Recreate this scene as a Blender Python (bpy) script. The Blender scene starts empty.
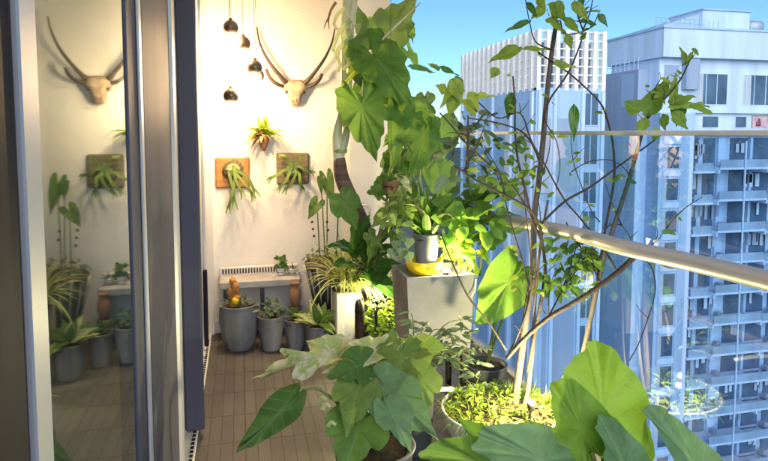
import bpy, math, random
from mathutils import Vector, Matrix
R = math.radians
rng = random.Random(7)
sc = bpy.context.scene
col = sc.collection

# ------------------------------------------------------------------ camera
EYE = 1.55; FPX = 600.0; PITCH = R(4.3); HORIZON = 133.0; VPX = 240.0
YAW = math.atan((384 - VPX) / FPX * math.cos(PITCH))
cam_d = bpy.data.cameras.new('camera'); cam = bpy.data.objects.new('camera', cam_d); col.objects.link(cam)
cam.location = (0, 0, EYE); cam.rotation_euler = (math.pi / 2 - PITCH, 0, -YAW)
cam_d.sensor_width = 36; cam_d.lens = 36 * FPX / 768
PYC = HORIZON + FPX * math.tan(PITCH)
cam_d.shift_y = -(230.5 - PYC) / 768
cam_d.clip_start = 0.05; cam_d.clip_end = 5000
sc.camera = cam
cam_d.dof.use_dof = False

# ------------------------------------------------------------------ world, sun, exposure
w = bpy.data.worlds.new('World'); sc.world = w; w.use_nodes = True
nt = w.node_tree; bg = nt.nodes['Background']
sky = nt.nodes.new('ShaderNodeTexSky'); sky.sky_type = 'NISHITA'; sky.sun_disc = False
SUN_EL, SUN_AZ = R(12), R(197)          # azimuth from +Y, clockwise: low veiled sun behind the viewer
sky.sun_elevation = SUN_EL; sky.sun_rotation = SUN_AZ
sky.air_density = 0.85; sky.dust_density = 0.0; sky.ozone_density = 4.6
nt.links.new(sky.outputs[0], bg.inputs[0]); bg.inputs[1].default_value = 0.05
sun_d = bpy.data.lights.new('sun', 'SUN'); sun_d.energy = 1.3; sun_d.angle = R(80); sun_d.color = (1.0, 0.96, 0.91)
sun = bpy.data.objects.new('sun', sun_d); col.objects.link(sun); sun.location = (0, 0, 40)
sdir = Vector((math.sin(SUN_AZ) * math.cos(SUN_EL), math.cos(SUN_AZ) * math.cos(SUN_EL), math.sin(SUN_EL)))
sun.rotation_euler = sdir.to_track_quat('Z', 'Y').to_euler()
vs = sc.view_settings
vs.view_transform = 'Standard'; vs.look = 'None'; vs.gamma = 1.0; vs.use_curve_mapping = False
vs.exposure = 2.0
sc.cycles.max_bounces = 12; sc.cycles.transparent_max_bounces = 16
sc.cycles.use_denoising = True

# ------------------------------------------------------------------ projection helper
_f = Vector((math.sin(YAW) * math.cos(PITCH), math.cos(YAW) * math.cos(PITCH), -math.sin(PITCH)))
_r = Vector((math.cos(YAW), -math.sin(YAW), 0)); _u = _r.cross(_f)
def P(px, py, Y):
    """point of the world plane y = Y that the photograph shows at (px, py)"""
    d = _f * FPX + _r * (px - 384) - _u * (py - PYC)
    return Vector((0, 0, EYE)) + d * (Y / d.y)
def V(*a): return Vector(a)

# ------------------------------------------------------------------ materials
MATS = {}
def nodes_of(name):
    m = bpy.data.materials.new(name); m.use_nodes = True
    n = m.node_tree; b = n.nodes['Principled BSDF']
    MATS[name] = m
    return m, n, b
def mat(name, c, rough=.6, metal=0, var=.12, scale=8, bump=0, bscale=60, spec=.5, stretch=(1, 1, 1)):
    m, n, b = nodes_of(name)
    tc = n.nodes.new('ShaderNodeTexCoord'); mp = n.nodes.new('ShaderNodeMapping'); mp.inputs['Scale'].default_value = stretch
    n.links.new(tc.outputs['Object'], mp.inputs[0])
    no = n.nodes.new('ShaderNodeTexNoise'); no.inputs['Scale'].default_value = scale; no.inputs['Detail'].default_value = 6
    n.links.new(mp.outputs[0], no.inputs[0])
    mx = n.nodes.new('ShaderNodeMix'); mx.data_type = 'RGBA'
    mx.inputs[6].default_value = tuple(x * (1 - var) for x in c) + (1,)
    mx.inputs[7].default_value = tuple(min(1, x * (1 + var)) for x in c) + (1,)
    rp = n.nodes.new('ShaderNodeMapRange'); rp.inputs[1].default_value = .3; rp.inputs[2].default_value = .7
    n.links.new(no.outputs[0], rp.inputs[0]); n.links.new(rp.outputs[0], mx.inputs[0])
    n.links.new(mx.outputs[2], b.inputs['Base Color'])
    b.inputs['Roughness'].default_value = rough; b.inputs['Metallic'].default_value = metal
    b.inputs['Specular IOR Level'].default_value = spec
    if bump:
        n2 = n.nodes.new('ShaderNodeTexNoise'); n2.inputs['Scale'].default_value = bscale; n2.inputs['Detail'].default_value = 5
        n.links.new(mp.outputs[0], n2.inputs[0])
        bp = n.nodes.new('ShaderNodeBump'); bp.inputs['Strength'].default_value = bump; bp.inputs['Distance'].default_value = .01
        n.links.new(n2.outputs[0], bp.inputs['Height']); n.links.new(bp.outputs[0], b.inputs['Normal'])
    return m
def emit(name, c, s):
    m, n, b = nodes_of(name)
    b.inputs['Base Color'].default_value = (*c, 1); b.inputs['Emission Color'].default_value = (*c, 1); b.inputs['Emission Strength'].default_value = s
    return m
def math_node(n, op, a=None, b=None):
    q = n.nodes.new('ShaderNodeMath'); q.operation = op
    for i, x in enumerate((a, b)):
        if x is None: continue
        if isinstance(x, (int, float)): q.inputs[i].default_value = x
        else: n.links.new(x, q.inputs[i])
    return q.outputs[0]
def leafmat(name, dark, light, vein, veins=7, vstr=.5, trans=.35, tcol=None, blotch=None, rough=.5, vbump=.25):
    """leaf: UV.x across, UV.y along, both in leaf lengths; attribute 'rnd' varies leaf by leaf"""
    dark, light = [tuple(min(.75, x * g_) for x, g_ in zip(c_, (.98, 1.15, .85))) for c_ in (dark, light)]
    m, n, b = nodes_of(name)
    uv = n.nodes.new('ShaderNodeUVMap'); uv.uv_map = 'uv'
    sp = n.nodes.new('ShaderNodeSeparateXYZ'); n.links.new(uv.outputs[0], sp.inputs[0])
    ax = math_node(n, 'ABSOLUTE', sp.outputs[0])
    t = math_node(n, 'FRACT', math_node(n, 'MULTIPLY', math_node(n, 'SUBTRACT', sp.outputs[1], math_node(n, 'MULTIPLY', ax, .75)), veins))
    tri = math_node(n, 'ABSOLUTE', math_node(n, 'SUBTRACT', t, .5))
    lat = n.nodes.new('ShaderNodeMapRange'); n.links.new(tri, lat.inputs[0])
    lat.inputs[1].default_value = .07; lat.inputs[2].default_value = .0; 
    mid = n.nodes.new('ShaderNodeMapRange'); n.links.new(ax, mid.inputs[0]); mid.inputs[1].default_value = .022; mid.inputs[2].default_value = .006
    vm = math_node(n, 'MAXIMUM', lat.outputs[0], mid.outputs[0])
    no = n.nodes.new('ShaderNodeTexNoise'); no.inputs['Scale'].default_value = 5; no.inputs['Detail'].default_value = 5
    n.links.new(uv.outputs[0], no.inputs[0])
    at = n.nodes.new('ShaderNodeAttribute'); at.attribute_name = 'rnd'
    fac = math_node(n, 'ADD', math_node(n, 'SUBTRACT', math_node(n, 'MULTIPLY', no.outputs[0], 1.3), .4), math_node(n, 'SUBTRACT', math_node(n, 'MULTIPLY', at.outputs['Fac'], .9), .2))
    mx = n.nodes.new('ShaderNodeMix'); mx.data_type = 'RGBA'; mx.clamp_factor = True
    mx.inputs[6].default_value = (*dark, 1); mx.inputs[7].default_value = (*light, 1); n.links.new(fac, mx.inputs[0])
    c = mx.outputs[2]
    if blotch:
        n2 = n.nodes.new('ShaderNodeTexNoise'); n2.inputs['Scale'].default_value = 7; n2.inputs['Detail'].default_value = 4; n2.inputs['Distortion'].default_value = .6
        n.links.new(uv.outputs[0], n2.inputs[0])
        r2 = n.nodes.new('ShaderNodeMapRange'); r2.inputs[1].default_value = .47; r2.inputs[2].default_value = .56; n.links.new(n2.outputs[0], r2.inputs[0])
        m2 = n.nodes.new('ShaderNodeMix'); m2.data_type = 'RGBA'; n.links.new(r2.outputs[0], m2.inputs[0]); n.links.new(c, m2.inputs[6]); m2.inputs[7].default_value = (*blotch, 1)
        c = m2.outputs[2]
    n4 = n.nodes.new('ShaderNodeTexNoise'); n4.inputs['Scale'].default_value = 13; n4.inputs['Detail'].default_value = 3
    ad = n.nodes.new('ShaderNodeVectorMath'); ad.operation = 'ADD'; n.links.new(uv.outputs[0], ad.inputs[0]); n.links.new(at.outputs['Fac'], ad.inputs[1]); n.links.new(ad.outputs[0], n4.inputs[0])
    r4 = n.nodes.new('ShaderNodeMapRange'); r4.inputs[1].default_value = .64; r4.inputs[2].default_value = .72; r4.inputs[4].default_value = .55; n.links.new(n4.outputs[0], r4.inputs[0])
    m4 = n.nodes.new('ShaderNodeMix'); m4.data_type = 'RGBA'; n.links.new(r4.outputs[0], m4.inputs[0]); n.links.new(c, m4.inputs[6]); m4.inputs[7].default_value = (.20, .15, .05, 1); c = m4.outputs[2]
    m3 = n.nodes.new('ShaderNodeMix'); m3.data_type = 'RGBA'; n.links.new(math_node(n, 'MULTIPLY', vm, vstr), m3.inputs[0]); n.links.new(c, m3.inputs[6]); m3.inputs[7].default_value = (*vein, 1)
    n.links.new(m3.outputs[2], b.inputs['Base Color']); b.inputs['Roughness'].default_value = rough; b.inputs['Specular IOR Level'].default_value = .3
    bp = n.nodes.new('ShaderNodeBump'); bp.inputs['Strength'].default_value = vbump; bp.inputs['Distance'].default_value = .004
    n.links.new(math_node(n, 'ADD', vm, no.outputs[0]), bp.inputs['Height']); n.links.new(bp.outputs[0], b.inputs['Normal'])
    tr = n.nodes.new('ShaderNodeBsdfTranslucent')
    if tcol:
        mt = n.nodes.new('ShaderNodeMix'); mt.data_type = 'RGBA'; mt.blend_type = 'MIX'; mt.inputs[0].default_value = .6
        n.links.new(m3.outputs[2], mt.inputs[6]); mt.inputs[7].default_value = (*tcol, 1); n.links.new(mt.outputs[2], tr.inputs[0])
    else: n.links.new(m3.outputs[2], tr.inputs[0])
    ms = n.nodes.new('ShaderNodeMixShader'); ms.inputs[0].default_value = trans
    n.links.new(b.outputs[0], ms.inputs[1]); n.links.new(tr.outputs[0], ms.inputs[2])
    n.links.new(ms.outputs[0], n.nodes['Material Output'].inputs[0])
    return m
def pane(name, tint, refl, boost, rough=.012):
    """thin coated sheet glass: tinted see-through plus a mirror share that grows at grazing angles"""
    m, n, b = nodes_of(name)
    tr = n.nodes.new('ShaderNodeBsdfTransparent'); tr.inputs[0].default_value = (*tint, 1)
    gl = n.nodes.new('ShaderNodeBsdfGlossy'); gl.inputs['Roughness'].default_value = rough; gl.inputs[0].default_value = (*refl, 1)
    fr = n.nodes.new('ShaderNodeLayerWeight'); fr.inputs[0].default_value = .35
    mr = n.nodes.new('ShaderNodeMapRange'); n.links.new(fr.outputs['Facing'], mr.inputs[0])
    mr.inputs[3].default_value = boost[0]; mr.inputs[4].default_value = boost[1]
    ms = n.nodes.new('ShaderNodeMixShader'); n.links.new(mr.outputs[0], ms.inputs[0])
    n.links.new(tr.outputs[0], ms.inputs[1]); n.links.new(gl.outputs[0], ms.inputs[2])
    n.links.new(ms.outputs[0], n.nodes['Material Output'].inputs[0])
    return m

M = {}
M['wall'] = mat('wall_plaster', (.79, .765, .72), .85, var=.07, scale=2.2, bump=.3, bscale=120, stretch=(1, 1, .6))
M['pillar'] = mat('pillar_paint', (.74, .76, .78), .8, var=.04, scale=3, bump=.1)
M['ceil'] = mat('ceiling_paint', (.78, .78, .76), .9, var=.03)
M['frame'] = mat('door_frame_metal', (.10, .10, .135), .6, 0, .2, 5, spec=.1, stretch=(1, 1, .1))
M['frame_dark'] = mat('door_frame_dark', (.012, .012, .026), .55, 0, .15, 6, spec=.1, stretch=(1, 1, .1))
M['alu'] = mat('pale_aluminium', (.62, .61, .63), .38, .2, .06, 5, stretch=(1, 1, .1))
M['trim'] = mat('white_trim', (.75, .73, .7), .5, var=.05)
M['doorglass'] = pane('door_glass', (.62, .72, .68), (.74, .86, .90), (.14, .72), .03)
M['railglass'] = pane('balustrade_glass', (.63, .81, .95), (.95, .97, 1), (.04, .52))
M['rail'] = mat('handrail_metal', (.46, .46, .47), .42, .35, .1, 4)
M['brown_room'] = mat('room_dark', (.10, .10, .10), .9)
M['greypot'] = mat('grey_ceramic', (.16, .165, .185), .6, var=.4, scale=9, bump=.15, stretch=(1, 1, .35))
M['shelf'] = mat('worn_shelf_paint', (.42, .41, .40), .6, var=.25, scale=9)
M['darkpot'] = mat('dark_ceramic', (.05, .055, .06), .45, var=.2, scale=5, bump=.1)
M['whitepot'] = mat('white_ceramic', (.72, .72, .71), .35, var=.06, scale=4)
M['concrete'] = mat('planter_concrete', (.19, .195, .21), .85, var=.25, scale=4, bump=.25, bscale=45)
M['oldwhite'] = mat('worn_white_ceramic', (.50, .50, .48), .55, var=.25, scale=7, bump=.15, stretch=(1, 1, .3))
M['terracotta'] = mat('terracotta', (.30, .155, .085), .8, var=.2, scale=7, bump=.2)
M['orange'] = mat('orange_glaze', (.50, .22, .05), .6, var=.45, scale=20)
M['amber'] = mat('amber_dish', (.95, .62, .015), .25, var=.2, scale=30)
M['soil'] = mat('soil', (.045, .03, .02), 1, var=.5, scale=50, bump=.8, bscale=120)
M['blackmetal'] = mat('black_metal', (.02, .02, .022), .4, .5, .1)
M['brownpost'] = mat('dark_brown_wood', (.035, .018, .014), .5, var=.3, scale=10, stretch=(4, 4, .5))
M['plaque_orange'] = mat('plaque_wood_orange', (.38, .18, .055), .65, var=.35, scale=4, bump=.2, stretch=(1, 1, 9))
M['plaque_grey'] = mat('plaque_wood_weathered', (.16, .135, .08), .75, var=.45, scale=4, bump=.3, stretch=(1, 1, 9))
M['moss'] = mat('moss', (.10, .085, .045), 1, var=.5, scale=40, bump=.9, bscale=70)
M['bone'] = mat('skull_bone', (.42, .31, .215), .75, var=.45, scale=16, bump=.5, bscale=50)
M['horn'] = mat('horn_keratin', (.055, .034, .022), .5, var=.45, scale=9, bump=.4, bscale=40, stretch=(1, 1, 4))
M['bark_pale'] = mat('bark_pale', (.105, .088, .08), .8, var=.4, scale=14, bump=.5, bscale=70, stretch=(1, 1, .3))
M['bark_dark'] = mat('bark_dark', (.055, .042, .034), .75, var=.4, scale=20, bump=.5, bscale=90)
M['trunk_ring'] = mat('alocasia_trunk', (.17, .10, .07), .8, var=.5, scale=3, bump=.6, bscale=30, stretch=(.2, .2, 12))
M['stem'] = mat('green_stem', (.16, .22, .06), .5, var=.2, scale=10)
M['stem_pale'] = mat('pale_stem', (.68, .67, .44), .45, var=.18, scale=9, stretch=(1, 1, .2))
M['stem_dark'] = mat('dark_stem', (.06, .07, .04), .6, var=.3)
M['dryleaf'] = mat('dry_leaf', (.34, .20, .09), .8, var=.4, scale=12)
M['cap'] = mat('top_cap_paint', (.55, .58, .62), .6, 0, .06, 4)
M['globe'] = mat('smoked_globe', (.16, .125, .10), .3, .4, .2)
M['cord'] = mat('cord', (.16, .12, .09), .7)
M['bulb'] = emit('warm_bulb', (1, .74, .42), 40)
M['spot_lens'] = emit('spot_lens', (1, .82, .45), 60)
# leaves: dark, light, vein
M['lf_big'] = leafmat('leaf_taro', (.13, .24, .05), (.31, .46, .12), (.40, .5, .2), 8, .32, .5, (.22, .42, .05))
M['lf_dark'] = leafmat('leaf_dark', (.07, .135, .035), (.15, .235, .07), (.2, .3, .12), 7, .4, .3)
M['lf_lobed'] = leafmat('leaf_lobed', (.13, .19, .05), (.26, .33, .11), (.32, .38, .16), 6, .35, .35)
M['lf_blue'] = leafmat('leaf_bluish', (.09, .16, .085), (.19, .29, .17), (.28, .40, .24), 9, .3, .25)
M['lf_pale'] = leafmat('leaf_variegated', (.34, .36, .14), (.5, .5, .26), (.62, .6, .38), 6, .4, .3, blotch=(.68, .64, .42))
M['lf_strap'] = leafmat('leaf_strap', (.05, .13, .02), (.16, .30, .06), (.3, .4, .14), 3, .2, .4, (.2, .35, .05))
M['lf_spider'] = leafmat('leaf_spider', (.22, .30, .05), (.48, .52, .14), (.66, .66, .34), 2, .6, .35, (.5, .5, .1))
M['lf_lime'] = leafmat('leaf_lime', (.20, .30, .03), (.42, .50, .08), (.55, .58, .2), 4, .3, .4, (.45, .5, .05))
M['lf_fore'] = leafmat('leaf_foreground', (.05, .125, .02), (.22, .34, .05), (.3, .4, .12), 8, .3, .4, (.2, .36, .04))
M['lf_low'] = leafmat('leaf_low_planting', (.12, .20, .03), (.32, .40, .07), (.4, .46, .15), 4, .3, .4, (.35, .42, .05))
M['lf_tree'] = leafmat('leaf_tree', (.12, .20, .025), (.34, .40, .08), (.42, .46, .16), 6, .35, .5, (.28, .38, .05))
M['lf_shrub'] = leafmat('leaf_shrub', (.05, .13, .025), (.17, .28, .07), (.3, .38, .16), 5, .35, .42, (.2, .32, .06))
M['lf_grey'] = leafmat('leaf_greyish', (.075, .11, .07), (.17, .21, .13), (.3, .34, .22), 5, .3, .2)
M['lf_gloss'] = leafmat('leaf_glossy', (.04, .11, .02), (.10, .21, .045), (.2, .32, .1), 6, .4, .25, rough=.25)
M['lf_cream'] = leafmat('leaf_cream', (.34, .36, .18), (.55, .54, .33), (.6, .6, .4), 4, .3, .3)
# exterior
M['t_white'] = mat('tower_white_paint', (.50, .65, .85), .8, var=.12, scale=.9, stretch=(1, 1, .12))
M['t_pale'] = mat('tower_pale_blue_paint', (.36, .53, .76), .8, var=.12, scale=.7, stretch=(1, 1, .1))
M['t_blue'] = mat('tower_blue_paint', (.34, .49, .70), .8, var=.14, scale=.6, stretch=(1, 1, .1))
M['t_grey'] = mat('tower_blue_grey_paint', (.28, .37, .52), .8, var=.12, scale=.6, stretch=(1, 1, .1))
M['t_glass'] = mat('tower_window_glass', (.075, .135, .225), .2, 0, .35, .5, spec=.4)
M['t_curtain'] = mat('curtain_cloth', (.42, .50, .60), .9, var=.2, scale=2, stretch=(6, 1, .2))
M['t_pink'] = mat('pink_curtain', (.50, .38, .44), .9, var=.3, scale=2)
M['t_red'] = mat('red_cloth', (.28, .08, .10), .9)
M['t_rail'] = mat('balcony_glass_blue', (.28, .41, .58), .25, 0, .15, .4, spec=.7)
M['t_side'] = mat('tower_pale_glazing', (.30, .44, .64), .3, 0, .1, .4)
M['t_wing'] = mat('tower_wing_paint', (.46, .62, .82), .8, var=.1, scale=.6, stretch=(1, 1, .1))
M['t_fin'] = mat('tower_fin_paint', (.86, .83, .79), .8, var=.06, scale=.9)
M['t_metal'] = mat('roof_metal', (.35, .42, .52), .5, .3, .1)
M['ground'] = mat('city_ground', (.10, .12, .08), .95, var=.5, scale=.02)

# deck tiles: strips laid in square tiles, gaps between strips and tiles
def deck_mat():
    m, n, b = nodes_of('deck_tiles')
    tc = n.nodes.new('ShaderNodeTexCoord'); sp = n.nodes.new('ShaderNodeSeparateXYZ'); n.links.new(tc.outputs['Object'], sp.inputs[0])
    def gap(sock, size, wd):
        f = math_node(n, 'FRACT', math_node(n, 'DIVIDE', sock, size))
        d = math_node(n, 'ABSOLUTE', math_node(n, 'SUBTRACT', f, .5))
        return math_node(n, 'GREATER_THAN', d, .5 - wd / size / 2)
    strips = gap(sp.outputs[0], .06, .005); tx = gap(sp.outputs[0], .30, .008); ty = gap(sp.outputs[1], .30, .008)
    g = math_node(n, 'MAXIMUM', math_node(n, 'MAXIMUM', strips, tx), ty)
    cb = n.nodes.new('ShaderNodeCombineXYZ')
    n.links.new(math_node(n, 'FLOOR', math_node(n, 'DIVIDE', sp.outputs[0], .06)), cb.inputs[0])
    n.links.new(math_node(n, 'FLOOR', math_node(n, 'DIVIDE', sp.outputs[1], .30)), cb.inputs[1])
    wn = n.nodes.new('ShaderNodeTexWhiteNoise'); n.links.new(cb.outputs[0], wn.inputs[0])
    no = n.nodes.new('ShaderNodeTexNoise'); no.inputs['Scale'].default_value = 10; no.inputs['Detail'].default_value = 7
    mp = n.nodes.new('ShaderNodeMapping'); mp.inputs['Scale'].default_value = (6, .8, 1); n.links.new(tc.outputs['Object'], mp.inputs[0]); n.links.new(mp.outputs[0], no.inputs[0])
    fac = math_node(n, 'ADD', math_node(n, 'MULTIPLY', wn.outputs[0], .45), math_node(n, 'MULTIPLY', no.outputs[0], .6))
    mx = n.nodes.new('ShaderNodeMix'); mx.data_type = 'RGBA'; n.links.new(fac, mx.inputs[0])
    mx.inputs[6].default_value = (.060, .055, .054, 1); mx.inputs[7].default_value = (.132, .121, .118, 1)
    m2 = n.nodes.new('ShaderNodeMix'); m2.data_type = 'RGBA'; n.links.new(g, m2.inputs[0]); n.links.new(mx.outputs[2], m2.inputs[6]); m2.inputs[7].default_value = (.05, .043, .038, 1)
    n.links.new(m2.outputs[2], b.inputs['Base Color']); b.inputs['Roughness'].default_value = .62
    bp = n.nodes.new('ShaderNodeBump'); bp.inputs['Strength'].default_value = .6; bp.inputs['Distance'].default_value = .004
    n.links.new(math_node(n, 'SUBTRACT', math_node(n, 'MULTIPLY', no.outputs[0], .3), g), bp.inputs['Height']); n.links.new(bp.outputs[0], b.inputs['Normal'])
    return m
M['deck'] = deck_mat()

# ------------------------------------------------------------------ mesh building
LOC = {}
def tag(o, label=None, cat=None, group=None, kind=None):
    if label: o['label'] = label
    if cat: o['category'] = cat
    if group: o['group'] = group
    if kind: o['kind'] = kind
    return o
def thing(name, label, cat, loc, group=None):
    o = bpy.data.objects.new(name, None); col.objects.link(o); o.empty_display_size = .1
    o.location = loc; LOC[o] = Vector(loc)
    return tag(o, label, cat, group)
class MB:
    def __init__(s): s.v = []; s.f = []; s.uv = []; s.rnd = []; s.sm = True
    def add(s, vs, fs, uvs=None, rnd=.5):
        o = len(s.v)
        s.v += [Vector(x) for x in vs]; s.f += [tuple(i + o for i in f) for f in fs]
        s.uv += uvs if uvs else [(x[0], x[1]) for x in vs]; s.rnd += [rnd] * len(vs)
        return s
    def build(s, name, m, parent=None, smooth=True, loc=None):
        base = LOC[parent] if parent is not None else Vector(loc or (0, 0, 0))
        me = bpy.data.meshes.new(name); me.from_pydata([v - base for v in s.v], [], s.f); me.update()
        ul = me.uv_layers.new(name='uv')
        buf = [0.0] * (2 * len(me.loops))
        for i, l in enumerate(me.loops): buf[2 * i], buf[2 * i + 1] = s.uv[l.vertex_index]
        ul.data.foreach_set('uv', buf)
        a = me.attributes.new('rnd', 'FLOAT', 'POINT'); a.data.foreach_set('value', s.rnd)
        me.polygons.foreach_set('use_smooth', [smooth] * len(me.polygons))
        me.materials.append(m); me.update()
        o = bpy.data.objects.new(name, me); col.objects.link(o)
        LOC[o] = base
        if parent is not None: o.parent = parent
        else: o.location = base
        return o
def box(mb, x0, x1, y0, y1, z0, z1, bev=0):
    if bev <= 0:
        v = [(x, y, z) for z in (z0, z1) for y in (y0, y1) for x in (x0, x1)]
        return mb.add(v, [(0, 2, 3, 1), (4, 5, 7, 6), (0, 1, 5, 4), (1, 3, 7, 5), (3, 2, 6, 7), (2, 0, 4, 6)])
    # chamfered vertical profile and rims
    b = bev
    ring = lambda i, z: [(x0 + i, y0 + b, z), (x0 + b, y0 + i, z), (x1 - b, y0 + i, z), (x1 - i, y0 + b, z), (x1 - i, y1 - b, z), (x1 - b, y1 - i, z), (x0 + b, y1 - i, z), (x0 + i, y1 - b, z)]
    v = ring(b, z0) + ring(0, z0 + b) + ring(0, z1 - b) + ring(b, z1)
    f = [tuple(reversed(range(8))), tuple(range(24, 32))]
    for k in range(3):
        for i in range(8): f.append((k * 8 + i, k * 8 + (i + 1) % 8, k * 8 + 8 + (i + 1) % 8, k * 8 + 8 + i))
    return mb.add(v, f)
def lathe(mb, c, prof, n=36, rnd=.5):
    v = []; f = []; c = Vector(c)
    for r, z in prof:
        for i in range(n):
            a = 2 * math.pi * i / n; v.append((c.x + r * math.cos(a), c.y + r * math.sin(a), c.z + z))
    for k in range(len(prof) - 1):
        for i in range(n): f.append((k * n + i, k * n + (i + 1) % n, (k + 1) * n + (i + 1) % n, (k + 1) * n + i))
    return mb.add(v, f, rnd=rnd)
def spline(pts, k=5):
    """Catmull-Rom through points given as tuples of floats"""
    pts = [tuple(p) for p in pts]; out = []
    if len(pts) < 3:
        return [tuple(a + (b - a) * i / k for a, b in zip(pts[0], pts[1])) for i in range(k + 1)]
    q = [tuple(2 * a - b for a, b in zip(pts[0], pts[1]))] + pts + [tuple(2 * a - b for a, b in zip(pts[-1], pts[-2]))]
    for i in range(1, len(q) - 2):
        for j in range(k):
            t = j / k
            out.append(tuple(.5 * (2 * b + (c - a) * t + (2 * a - 5 * b + 4 * c - d) * t * t + (3 * b - a - 3 * c + d) * t ** 3) for a, b, c, d in zip(q[i - 1], q[i], q[i + 1], q[i + 2])))
    out.append(pts[-1]); return out
def tube(mb, pts, radii, n=8, k=5, rnd=.5, cap=True):
    """pts world vectors; radii one per point or (r0, r1)"""
    if len(radii) == 2 and len(pts) != 2: radii = [radii[0] + (radii[1] - radii[0]) * i / (len(pts) - 1) for i in range(len(pts))]
    s = spline([(p[0], p[1], p[2], r) for p, r in zip(pts, radii)], k)
    P3 = [Vector(x[:3]) for x in s]; rr = [max(.0004, x[3]) for x in s]
    v = []; f = []; prev = None; L = 0; uvs = []
    for i, p in enumerate(P3):
        t = (P3[min(i + 1, len(P3) - 1)] - P3[max(i - 1, 0)])
        if t.length < 1e-9: t = V(0, 0, 1)
        t.normalize()
        if prev is None:
            a = t.orthogonal().normalized()
        else:
            a = prev - t * prev.dot(t); a = a.normalized() if a.length > 1e-6 else t.orthogonal().normalized()
        prev = a; b = t.cross(a)
        for j in range(n):
            g = 2 * math.pi * j / n; v.append(p + (a * math.cos(g) + b * math.sin(g)) * rr[i]); uvs.append((j / n, i * .1))
    for i in range(len(P3) - 1):
        for j in range(n): f.append((i * n + j, i * n + (j + 1) % n, (i + 1) * n + (j + 1) % n, (i + 1) * n + j))
    if cap: f.append(tuple(reversed(range(n)))); f.append(tuple(range((len(P3) - 1) * n, len(P3) * n)))
    return mb.add(v, f, uvs, rnd)
def ball(mb, c, r, sx=1, sy=1, sz=1, n=20, m=12, bump=0, seed=0, rnd=.5):
    rg = random.Random(seed); ph = [rg.uniform(0, 6.28) for _ in range(6)]
    v = []; f = []; c = Vector(c)
    for i in range(m + 1):
        t = math.pi * i / m
        for j in range(n):
            a = 2 * math.pi * j / n; d = Vector((math.sin(t) * math.cos(a), math.sin(t) * math.sin(a), math.cos(t)))
            k = 1 + bump * (math.sin(3 * d.x + ph[0]) * math.sin(4 * d.y + ph[1]) + .6 * math.sin(9 * d.z + ph[2]) * math.sin(8 * d.x + ph[3]))
            v.append((c.x + d.x * r * sx * k, c.y + d.y * r * sy * k, c.z + d.z * r * sz * k))
    for i in range(m):
        for j in range(n): f.append((i * n + j, (i + 1) * n + j, (i + 1) * n + (j + 1) % n, i * n + (j + 1) % n))
    return mb.add(v, f, rnd=rnd)

# ------------------------------------------------------------------ leaves
SHAPES = {   # right half outline from the tip round to the attachment; x in half widths, y in lengths; fan centre y
    'cordate': ([(0, 1), (.12, .88), (.36, .68), (.66, .44), (.9, .17), (1, -.08), (.93, -.27), (.72, -.38), (.42, -.36), (.16, -.2), (0, -.03)], .12),
    'arrow':   ([(0, 1), (.14, .8), (.4, .5), (.72, .2), (.95, -.08), (1, -.3), (.8, -.42), (.45, -.28), (.16, -.1), (0, -.02)], .15),
    'ragged':  ([(0, 1), (.15, .86), (.27, .83), (.42, .66), (.62, .62), (.70, .44), (.92, .38), (.88, .18), (1, .06), (.86, -.10), (.88, -.26), (.62, -.31), (.42, -.36), (.16, -.2), (0, -.03)], .12),
    'round':   ([(0, 1), (.2, .965), (.5, .86), (.8, .62), (1, .32), (.97, .06), (.74, -.1), (.34, -.13), (.1, -.04), (0, 0)], .3),
    'ovate':   ([(0, 1), (.22, .87), (.6, .68), (.93, .45), (1, .28), (.82, .1), (.42, .01), (.06, 0), (0, 0)], .38),
    'lance':   ([(0, 1), (.22, .84), (.6, .64), (.95, .42), (.95, .25), (.6, .1), (.2, .02), (.02, 0), (0, 0)], .4),
    'lobed':   ([(0, 1), (.13, .86), (.3, .72), (.26, .6), (.5, .62), (.86, .6), (.74, .44), (.5, .34), (.66, .26), (1, .12), (.9, -.06), (.6, -.12), (.3, -.14), (.08, -.04), (0, 0)], .2),
    'fig':     ([(0, 1), (.2, .84), (.5, .66), (.55, .52), (.8, .52), (1, .3), (.86, .1), (.7, -.04), (.4, -.12), (.12, -.05), (0, 0)], .25),
}
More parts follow.
